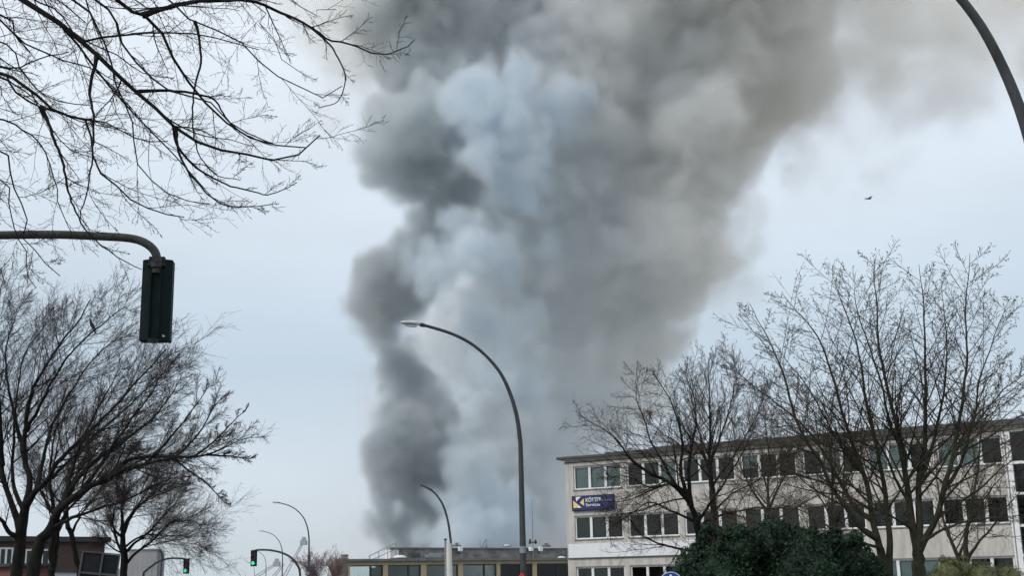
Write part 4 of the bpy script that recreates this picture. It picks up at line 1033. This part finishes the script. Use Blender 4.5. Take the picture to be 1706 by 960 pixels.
# --- right side
def catkins(g, e, tips, b0):
    n = len(tips); sel = g.random(n) < .3; T = tips[sel][:, -1]; m_ = len(T)
    D = unit(g.normal(0, 1, (m_, 3))*[.6, .6, .3]+[0, 0, .45]); L_ = g.uniform(.04, .10, (m_, 1))
    P = np.stack([T, T+D*L_*.5, T+D*L_], 1); Rd = np.tile([.006, .011, .004], (m_, 1))
    o = obj('catkins', tubes_np('catkins', [(P, Rd, 4)], M_bud), M_bud, e); tag(o, kind='stuff')
def right_tree(label, base, trunk, limbs, seed, k=(14, 9, 5), ang=(.95, .7, .7), lr=.26, up=.03, cat_=True, rm=1.0, name='bare_tree', mt=None, lpow=.6, grp='bare trees in front of the office building', top=.16, mt2=None, l2=.42, l3=.42, wig=.05, rr=.38):
    return tree(name, label, base, limbs,
        [dict(k=k[0]+8, t0=top, t1=.98, ang=ang[0], angsd=.14, lr=lr*1.3, r_ratio=rr, n=8, wig=wig, trop=(0, 0, up), rmin=.0075*rm, sides=4, lsd=.25, lpow=lpow),
         dict(k=k[1]+3, t0=.10, t1=1.0, ang=ang[1], angsd=.2, lr=l2, r_ratio=.5, n=4, wig=wig*1.4, trop=(0, 0, up), rmin=.0055*rm, sides=3, lsd=.3, lpow=.4),
         dict(k=k[2]+1, t0=.15, t1=1.0, ang=ang[2], angsd=.22, lr=l3, r_ratio=.7, n=2, wig=.14, trop=(0, 0, up*1.6), rmin=.0044*rm, sides=3, lsd=.35, lpow=.4)],
        mt or M_bark2, mt2 or M_twig2, seed=seed, trunk=trunk, extra=catkins if cat_ else None, group=grp)
dF = 38
right_tree('multi-stemmed bare alder with catkins, left clump of stems beside the ivy bush', gpt(1480, dF), ([gpt(1484, dF)]+px3([(1480, 960), (1470, 930), (1466, 915)], dF, dF), [.16, .155, .15]), [
    (px3([(1468, 920), (1460, 888), (1452, 860), (1449, 835), (1440, 797), (1431, 772), (1421, 747), (1400, 677), (1385, 617), (1370, 576), (1355, 550), (1321, 512), (1302, 488)], dF, dF+1), .12, .007),
    (px3([(1484, 958), (1484, 910), (1477, 863), (1471, 800), (1465, 766), (1456, 722), (1445, 677), (1434, 602), (1419, 542), (1400, 494), (1393, 467), (1400, 449)], dF+.4, dF+2), .12, .007),
    (px3([(1462, 900), (1434, 882), (1409, 847), (1384, 815), (1365, 770), (1336, 722), (1317, 670), (1299, 610), (1272, 550), (1257, 520), (1248, 505)], dF, dF-1), .10, .007),
    (px3([(1452, 862), (1425, 845), (1396, 800), (1372, 760), (1347, 722), (1291, 670), (1250, 640), (1216, 610), (1198, 587)], dF, dF+1.5), .08, .006),
    (px3([(1440, 800), (1420, 775), (1395, 735), (1370, 690), (1340, 640), (1310, 600), (1290, 570)], dF, dF-1.5), .05, .006),
    (px3([(1449, 850), (1400, 822), (1346, 797), (1300, 785), (1250, 775)], dF, dF-1.5), .05, .006),
    (px3([(1465, 915), (1420, 905), (1370, 900), (1310, 905), (1260, 915), (1210, 922)], dF, dF-3), .05, .010)], 31, k=(20, 9, 2), lr=.27, ang=(.88, .75, .7), l2=.30, l3=.34, up=.022, wig=.035, rr=.42)
right_tree('multi-stemmed bare alder with catkins, thick central stems', gpt(1530, dF), ([gpt(1532, dF)]+px3([(1531, 960), (1530, 925), (1530, 900)], dF, dF), [.25, .23, .20]), [
    (px3([(1526, 912), (1520, 880), (1517, 847), (1509, 785), (1506, 750), (1486, 670), (1475, 621), (1464, 561), (1460, 501), (1456, 456), (1460, 425)], dF, dF+.5), .14, .007),
    (px3([(1537, 915), (1534, 870), (1531, 825), (1531, 797), (1540, 737), (1541, 662), (1539, 595), (1537, 535), (1535, 490), (1531, 441)], dF, dF+1), .14, .007),
    (px3([(1537, 912), (1562, 860), (1574, 810), (1590, 750), (1606, 625), (1610, 524), (1612, 475), (1616, 422)], dF, dF-.5), .12, .007),
    (px3([(1509, 790), (1500, 740), (1480, 690), (1470, 640), (1455, 590), (1435, 540), (1425, 500), (1425, 455)], dF, dF-1), .07, .006),
    (px3([(1531, 805), (1548, 760), (1562, 700), (1572, 640), (1575, 580), (1572, 520), (1568, 470)], dF, dF+2), .08, .006),
    (px3([(1517, 840), (1490, 800), (1475, 760), (1452, 720), (1428, 670), (1405, 620), (1390, 590)], dF, dF-1.2), .06, .006),
    (px3([(1574, 815), (1600, 770), (1620, 700), (1629, 632), (1645, 590), (1659, 550), (1685, 494)], dF, dF+1), .07, .006),
    (px3([(1537, 900), (1580, 880), (1630, 868), (1680, 862), (1740, 850)], dF, dF-2), .06, .006),
    (px3([(1562, 862), (1610, 830), (1660, 790), (1700, 760), (1750, 740)], dF, dF-1), .06, .006),
    (px3([(1520, 888), (1480, 860), (1430, 842), (1380, 838)], dF, dF-2), .05, .006),
    (px3([(1590, 755), (1630, 700), (1670, 650), (1706, 625), (1740, 610)], dF, dF-1), .05, .006),
    (px3([(1590, 765), (1640, 735), (1690, 700), (1740, 680)], dF, dF+1), .05, .010)], 32, k=(20, 9, 2), lr=.27, ang=(.88, .75, .7), l2=.30, l3=.34, up=.022, wig=.035, rr=.42)
right_tree('bare young tree with slanting low stems before the right ground-floor windows', gpt(1600, 44), ([gpt(1612, 44)]+px3([(1610, 960), (1612, 930)], 44, 44), [.15, .13]), [
    (px3([(1585, 958), (1584, 925), (1576, 890), (1568, 860), (1560, 800), (1555, 740)], 44, 45), .10, .007),
    (px3([(1612, 935), (1612, 890), (1620, 840), (1630, 780), (1635, 700), (1645, 640)], 44, 44), .10, .007),
    (px3([(1614, 932), (1630, 905), (1655, 875), (1680, 840), (1720, 800)], 44, 43), .07, .007),
    (px3([(1595, 930), (1605, 900), (1615, 870), (1640, 830), (1680, 780)], 44, 45), .06, .012)], 33, k=(13, 8, 2), lr=.3, l2=.34)
dH = 44
right_tree('spreading bare tree with long arms reaching left across the office front', gpt(1165, dH), ([gpt(1172, dH)]+px3([(1170, 945), (1166, 900), (1160, 870)], dH, dH), [.18, .17, .16]), [
    (px3([(1160, 875), (1147, 841), (1125, 812), (1095, 793), (1069, 779), (1050, 763), (1034, 741), (1016, 722), (994, 707), (962, 691)], dH, dH-1), .12, .006),
    (px3([(1150, 845), (1148, 800), (1150, 755), (1156, 700), (1150, 650), (1140, 620)], dH, dH+1), .10, .007),
    (px3([(1147, 838), (1135, 790), (1138, 740), (1125, 690), (1105, 650), (1085, 615)], dH, dH), .09, .007),
    (px3([(1140, 820), (1115, 805), (1085, 812), (1060, 800), (1035, 790), (1015, 800)], dH, dH-2), .06, .006),
    (px3([(1160, 915), (1131, 916), (1100, 907), (1069, 891), (1050, 866), (1025, 847), (1000, 842)], dH, dH-2), .06, .006),
    (px3([(1128, 815), (1105, 770), (1085, 735), (1075, 700), (1060, 660), (1062, 610)], dH, dH-1), .06, .006),
    (px3([(1158, 868), (1120, 850), (1085, 835), (1060, 850), (1030, 870), (1010, 885)], dH, dH-1.5), .06, .006),
    (px3([(1162, 870), (1190, 830), (1215, 790), (1240, 750), (1260, 700)], dH, dH+1), .07, .006),
    (px3([(1162, 880), (1200, 860), (1250, 850), (1300, 845), (1340, 835)], dH, dH-2), .06, .010)], 34, k=(13, 9, 3), ang=(.8, .8, .8), lr=.33, cat_=False, up=.008, wig=.09, mt=M_bark, mt2=M_twig2)
right_tree('upright dense bare tree with a straight stem rising behind the ivy bush', gpt(1190, 52), ([gpt(1192, 52)]+px3([(1191, 950), (1190, 879), (1187, 816)], 52, 52), [.2, .17, .15]), [
    (px3([(1187, 820), (1184, 754), (1183, 700), (1182, 650), (1180, 600)], 52, 52), .13, .006),
    (px3([(1186, 790), (1170, 745), (1160, 700), (1150, 650), (1140, 615)], 52, 53), .06, .006),
    (px3([(1185, 770), (1200, 720), (1215, 670), (1225, 620), (1220, 590)], 52, 51), .06, .006),
    (px3([(1187, 810), (1215, 770), (1245, 720), (1270, 670), (1285, 640)], 52, 53), .06, .006),
    (px3([(1186, 800), (1160, 770), (1130, 740), (1100, 720), (1080, 690)], 52, 51), .05, .006),
    (px3([(1188, 850), (1220, 820), (1260, 800), (1300, 770), (1330, 750)], 52, 51), .05, .010)], 35, k=(15, 9, 4), ang=(.5, .5, .5), lr=.34, cat_=False, up=.03, mt=M_bark)
right_tree('bare tree with crossing branches filling the gap right of the ivy bush top', gpt(1285, 50), ([gpt(1285, 50)]+px3([(1285, 950), (1283, 880)], 50, 50), [.17, .14]), [
    (px3([(1284, 885), (1280, 820), (1283, 760), (1275, 700), (1270, 650)], 50, 50), .09, .006),
    (px3([(1283, 850), (1305, 800), (1330, 750), (1345, 700), (1350, 660)], 50, 51), .06, .006),
    (px3([(1283, 860), (1255, 820), (1235, 780), (1225, 740), (1222, 700)], 50, 49), .06, .006),
    (px3([(1284, 870), (1320, 850), (1370, 820), (1410, 790)], 50, 49), .05, .006),
    (px3([(1284, 880), (1240, 865), (1200, 850), (1160, 835)], 50, 49), .05, .010)], 36, k=(13, 9, 3), ang=(.65, .65, .65), lr=.34, cat_=False, up=.02)
right_tree('bare tree of fine upright twigs close to the office wall left of the alder stems', gpt(1390, 56), ([gpt(1390, 56)]+px3([(1392, 950), (1390, 885)], 56, 56), [.15, .12]), [
    (px3([(1390, 888), (1388, 830), (1392, 770), (1385, 720), (1380, 680)], 56, 56), .08, .006),
    (px3([(1390, 870), (1410, 820), (1430, 770), (1450, 730), (1460, 700)], 56, 57), .05, .006),
    (px3([(1390, 875), (1365, 830), (1345, 790), (1330, 750), (1325, 710)], 56, 55), .05, .006),
    (px3([(1390, 880), (1430, 850), (1480, 830), (1520, 800)], 56, 55), .05, .006),
    (px3([(1390, 884), (1350, 860), (1310, 845), (1270, 840)], 56, 55), .05, .006)], 37, k=(12, 9, 3), ang=(.65, .65, .65), lr=.34, cat_=False, up=.02)

# small far bare shrubs behind the low pavilion's end wall
def shrub(label, px, d, h_px, spread, seed, mt, n=8, r0=.03, k=(9, 8, 6), rm=1.0, name='bare_shrub', top=.2):
    g = random.Random(seed); base = gpt(px, d); L_ = []
    for i in range(n):
        a = (i+.5)/n*2-1
        tipx = px+a*spread; tipy = 968-h_px*(1-.35*a*a)*g.uniform(.85, 1.05)
        dd = g.uniform(-1, 1)*spread/FPX*d*.8
        L_.append(([base]+px3([(px+a*spread*.25, 968-h_px*.3), (px+a*spread*.65, 968-h_px*.65), (tipx, tipy)], d, d+dd), r0, .006*rm))
    return tree(name, label, base, L_, [dict(k=k[0], t0=top, t1=1, ang=.5, angsd=.2, lr=.35, r_ratio=.6, n=6, wig=.1, trop=(0, 0, .03), rmin=.010*rm, sides=3, lsd=.3),
        dict(k=k[1], t0=.1, t1=1, ang=.6, angsd=.25, lr=.45, r_ratio=.7, n=4, wig=.12, trop=(0, 0, .02), rmin=.008*rm, sides=3, lsd=.3),
        dict(k=k[2], t0=.1, t1=1, ang=.6, angsd=.25, lr=.45, r_ratio=.8, n=3, wig=.12, trop=(0, 0, .02), rmin=.006*rm, sides=3, lsd=.3)], mt, seed=seed, cat='shrub')
shrub('wide reddish bare bush behind the pole of the largest distant lamp', 522, 120, 44, 40, 41, M_red_t, 11, .04, (12, 10, 7), .9, name='reddish_bush')
shrub('reddish bare bush close to the stone end wall', 557, 116, 38, 24, 42, M_red_t, 8, .04, (11, 9, 6), .9, name='reddish_bush')
shrub('thin bare sapling standing above the reddish bush beside the stone end wall', 557, 150, 62, 16, 43, M_twig2, 6, .05, (5, 4, 2), 2.0, name='bare_sapling')
shrub('faint bare treetop showing above the upper roof right of the white post', 808, 240, 70, 14, 44, M_red_t, 6, .08, (5, 4, 2), 3.0, name='bare_treetop', top=.5)

# ivy-covered evergreen bush: leaves spread through an uneven volume
M_leafd = mat('ivy_leaf', (.024, .052, .028), .6, col2=(.008, .020, .013), scale=1.3, spec=.22)
M_leafy = mat('yellow_green_leaf', (.10, .11, .035), .7, col2=(.045, .055, .02), scale=2.5)
def leafy(name, label, px_c, py_top, d, blobs, nleaf, size, mt, seed, cat='bush', stem=None):
    g = np.random.default_rng(seed); ends_ = [b for b in blobs if b[1] < 962]
    blobs = blobs+[(b[0]+g.uniform(-.7, .7)*b[2], b[1]-b[2]*g.uniform(.55, 1.02), b[2]*g.uniform(.16, .34), b[3]+g.normal(0, .3)) for b in ends_ for _ in range(3)]
    base = np.array(at_ground(px_c, d)); e = empty(name, tuple(base)); tag(e, label, cat)
    C = np.array([tuple(at(x, y, d+dz)) for x, y, r, dz in blobs])-base; Rr = np.array([r*d/FPX for x, y, r, dz in blobs])
    w = Rr**2/np.sum(Rr**2); idx = g.choice(len(C), nleaf, p=w)
    D = unit(g.normal(0, 1, (nleaf, 3))); rad = 1-np.abs(g.normal(0, .13, nleaf)); lump = 1+.10*np.sin(D[:, 0]*9+idx)*np.cos(D[:, 2]*8+idx*2)+.06*np.sin(D[:, 1]*17)
    P = C[idx]+D*(Rr[idx]*rad*lump)[:, None]
    P = P[P[:, 2] > .02]; n = len(P); Dn = unit(D[:n]*.9+g.normal(0, .6, (n, 3))+[0, 0, .3])
    A = unit(np.cross(Dn, g.normal(0, 1, (n, 3)))); B = np.cross(Dn, A); s = (size*g.uniform(.6, 1.3, n))[:, None]
    V = np.stack([P-A*s, P-B*s*.55-Dn*s*.1, P+A*s, P+B*s*.55-Dn*s*.1], 1).reshape(-1, 3); F = np.arange(4*n).reshape(-1, 4)
    o = obj('leaves', mesh_np('leaves', V, F), mt, e); tag(o, kind='stuff')
    # dense shaded heart of the bush: packed dead leaves and stems
    hb = bmesh.new()
    for c, r in zip(C, Rr):
        res = bmesh.ops.create_icosphere(hb, subdivisions=2, radius=float(r)*.80)
        for v in res['verts']: v.co = v.co*(1+.10*math.sin(v.co.x*7+c[0]*3)*math.cos(v.co.z*9))+Vector(c)
    hm = bpy.data.meshes.new('heart'); hb.to_mesh(hm); hb.free(); tag(obj('heart', hm, mt, e), kind='stuff')
    mb = MB()
    rr = random.Random(seed)
    for c, r in zip(C, Rr):
        for _ in range(5):
            t = Vector(c)+Vector((rr.gauss(0, .5)*r, rr.gauss(0, .4)*r, rr.gauss(0, .45)*r)); mb.tube([Vector((c[0]*.3, 0, 0)), Vector(c)*.6+Vector((0, 0, .2)), t], [.05, .03, .012], 5)
    mb.build('stem', M_bark, e)
    return e
leafy('ivy_bush', 'large dark green ivy-covered bush before the office front', 1290, 880, 33, [
    (1165, 950, 40, 0), (1195, 915, 38, .4), (1230, 915, 36, -.5), (1280, 908, 38, 0), (1330, 915, 38, .5), (1380, 925, 38, 0), (1420, 935, 38, -.4), (1440, 965, 40, 0),
    (1200, 970, 60, -.5), (1270, 960, 65, .8), (1340, 965, 65, -.6), (1400, 975, 55, .3), (1150, 985, 40, 0), (1290, 1010, 90, 0), (1380, 1020, 80, 0), (1200, 1020, 80, 0)], 100000, .046, M_leafd, 51)
leafy('green_shrub', 'low yellow-green shrub at the bottom right before the ground-floor windows', 1600, 930, 36, [
    (1580, 960, 26, 0), (1605, 955, 26, .5), (1640, 965, 30, -.3), (1680, 970, 30, 0), (1560, 975, 25, 0), (1610, 1000, 45, 0), (1670, 1000, 45, 0), (1545, 1000, 35, 0)], 22000, .024, M_leafy, 52, 'shrub')
# dry twiggy mass draped over the bush top
shrub('tangle of greenish bare twigs draped over the top of the ivy bush', 1285, 34, 98, 150, 45, M_twig2, 14, .03, (12, 8, 5), .6, name='twiggy_shrub')

# stick nests in the left trees
def nest(px, py, d, r, label, seed):
    g = np.random.default_rng(seed); e = empty('bird_nest', tuple(at(px, py, d))); tag(e, label, 'nest', 'stick nests in the left trees')
    n = 160; C = g.normal(0, .36, (n, 3))*r*.8; D = unit(g.normal(0, 1, (n, 3))*[1, 1, .5]); L_ = r*.55
    P = np.stack([C-D*L_*.5, C+g.normal(0, .02, (n, 3)), C+D*L_*.5], 1); Rd = np.full((n, 3), .006)
    o = obj('sticks', tubes_np('sticks', [(P, Rd, 3)], M_twig), M_twig, e); tag(o, kind='stuff')
nest(226, 747, 31, .38, 'round stick nest high on the leaning tree near its long limb', 61)
nest(205, 822, 47, .42, 'round stick nest in the middle of the round-crowned tree', 62)
